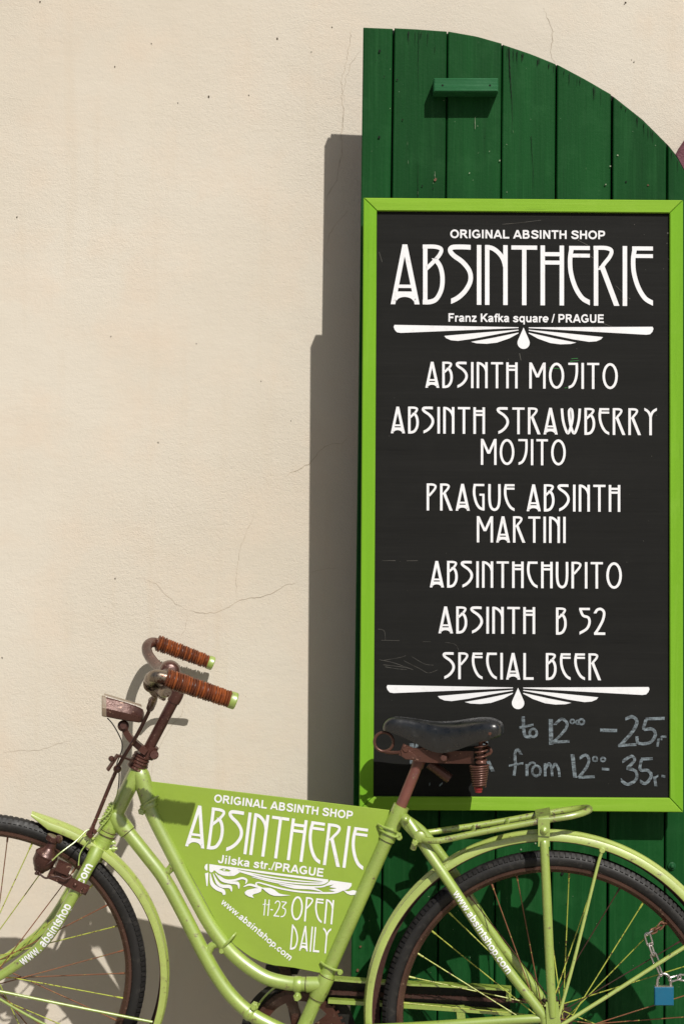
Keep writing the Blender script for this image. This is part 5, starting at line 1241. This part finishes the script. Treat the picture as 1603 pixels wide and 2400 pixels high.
epoly([(598, 358), (680, 362), (720, 380), (760, 412), (800, 422), (868, 430), (780, 437), (715, 434), (675, 420), (640, 395)])
mb.build('emblem', M['white'], pn_, False, fix=False)

# ================================================================ CHAIN AND PADLOCK
k6 = lambda x, y: (1460 + x / 8.385, 2120 + y / 8.385)
ch = thing('steel_chain', 'thin steel link chain looped round the rear wheel rim of the bicycle', 'chain', B(*k6(500, 700), 0.02))
def link(a, b, flat, w, mat='steel', r=0.0019):
    """one link between two 3D points; flat = direction of its width"""
    a, b = V(a), V(b); t = (b - a).normalized(); f = (flat - t * flat.dot(t)).normalized(); h = (b - a).length / 2; c = (a + b) / 2; pts = []
    s = max(0.0005, h + r * 1.5 - w)
    for k in range(9): A = math.pi * k / 8; pts.append(c + t * s + t * w * math.sin(A) + f * w * math.cos(A))
    for k in range(9): A = math.pi * k / 8; pts.append(c - t * s - t * w * math.sin(A) - f * w * math.cos(A))
    mb = MB(); tube(mb, pts, r, 8, 1, True, 0, True); return mb.build('link', M[mat], ch)
pA = [(860, 395), (770, 385), (715, 470), (640, 515), (560, 545), (478, 600), (535, 800), (592, 985), (668, 1180), (745, 1385)]
offs = [0.000, 0.008, 0.012, 0.016, 0.020, 0.022, 0.024, 0.026, 0.028, 0.028]
for i in range(9):
    a, b = B(*k6(*pA[i]), offs[i]), B(*k6(*pA[i + 1]), offs[i + 1])
    side = (b - a).cross(BN).normalized()
    fl = side if i in (1, 3, 5, 7) else (BN * 0.9 + side * 0.42)
    link(a, b, fl, 0.0056 if i >= 5 else 0.0045, 'steel' if i >= 4 else 'steel_rust')
pB = [(930, 1490), (1105, 1440), (1250, 1460), (1420, 1380), (1580, 1250), (1720, 1080), (1830, 900), (1900, 720), (1890, 560), (1810, 420)]
for i in range(9):
    a, b = B(*k6(*pB[i]), 0.028 - 0.003 * i), B(*k6(*pB[i + 1]), 0.028 - 0.003 * (i + 1))
    side = (b - a).cross(BN).normalized(); link(a, b, side if i % 2 else BN * 0.8 + side * 0.45, 0.0056, 'steel')
lk = thing('padlock', 'small blue padlock with steel shackle hanging from the chain on the rear wheel', 'padlock', B(*k6(805, 2000), 0.028))
mb = MB(); lo = 0.028
q = [B(*k6(618, 1640), lo + 0.007), B(*k6(1000, 1640), lo + 0.007), B(*k6(997, 2003), lo + 0.007), B(*k6(622, 2003), lo + 0.007)]
prism(mb, q, -BN * 0.014, 0, 0.5, 0.0016); mb.build('body', M['lockblue'], lk, angle=25)
mb = MB()
obox(mb, (q[0] + q[1]) / 2 - BN * 0.007 + Bz * 0.0006, (q[1] - q[0]) * 0.47, BN * 0.0056, Bz * 0.0006); mb.build('top_plate', M['steel'], lk, angle=25)
mb = MB()
sp_ = [(670, 1650), (672, 1540), (690, 1460), (735, 1395), (805, 1372), (880, 1400), (925, 1465), (935, 1540), (932, 1650)]
tube(mb, [B(*k6(*p), lo) for p in sp_], 0.0026, 12, 5); mb.build('shackle', M['steel'], lk)
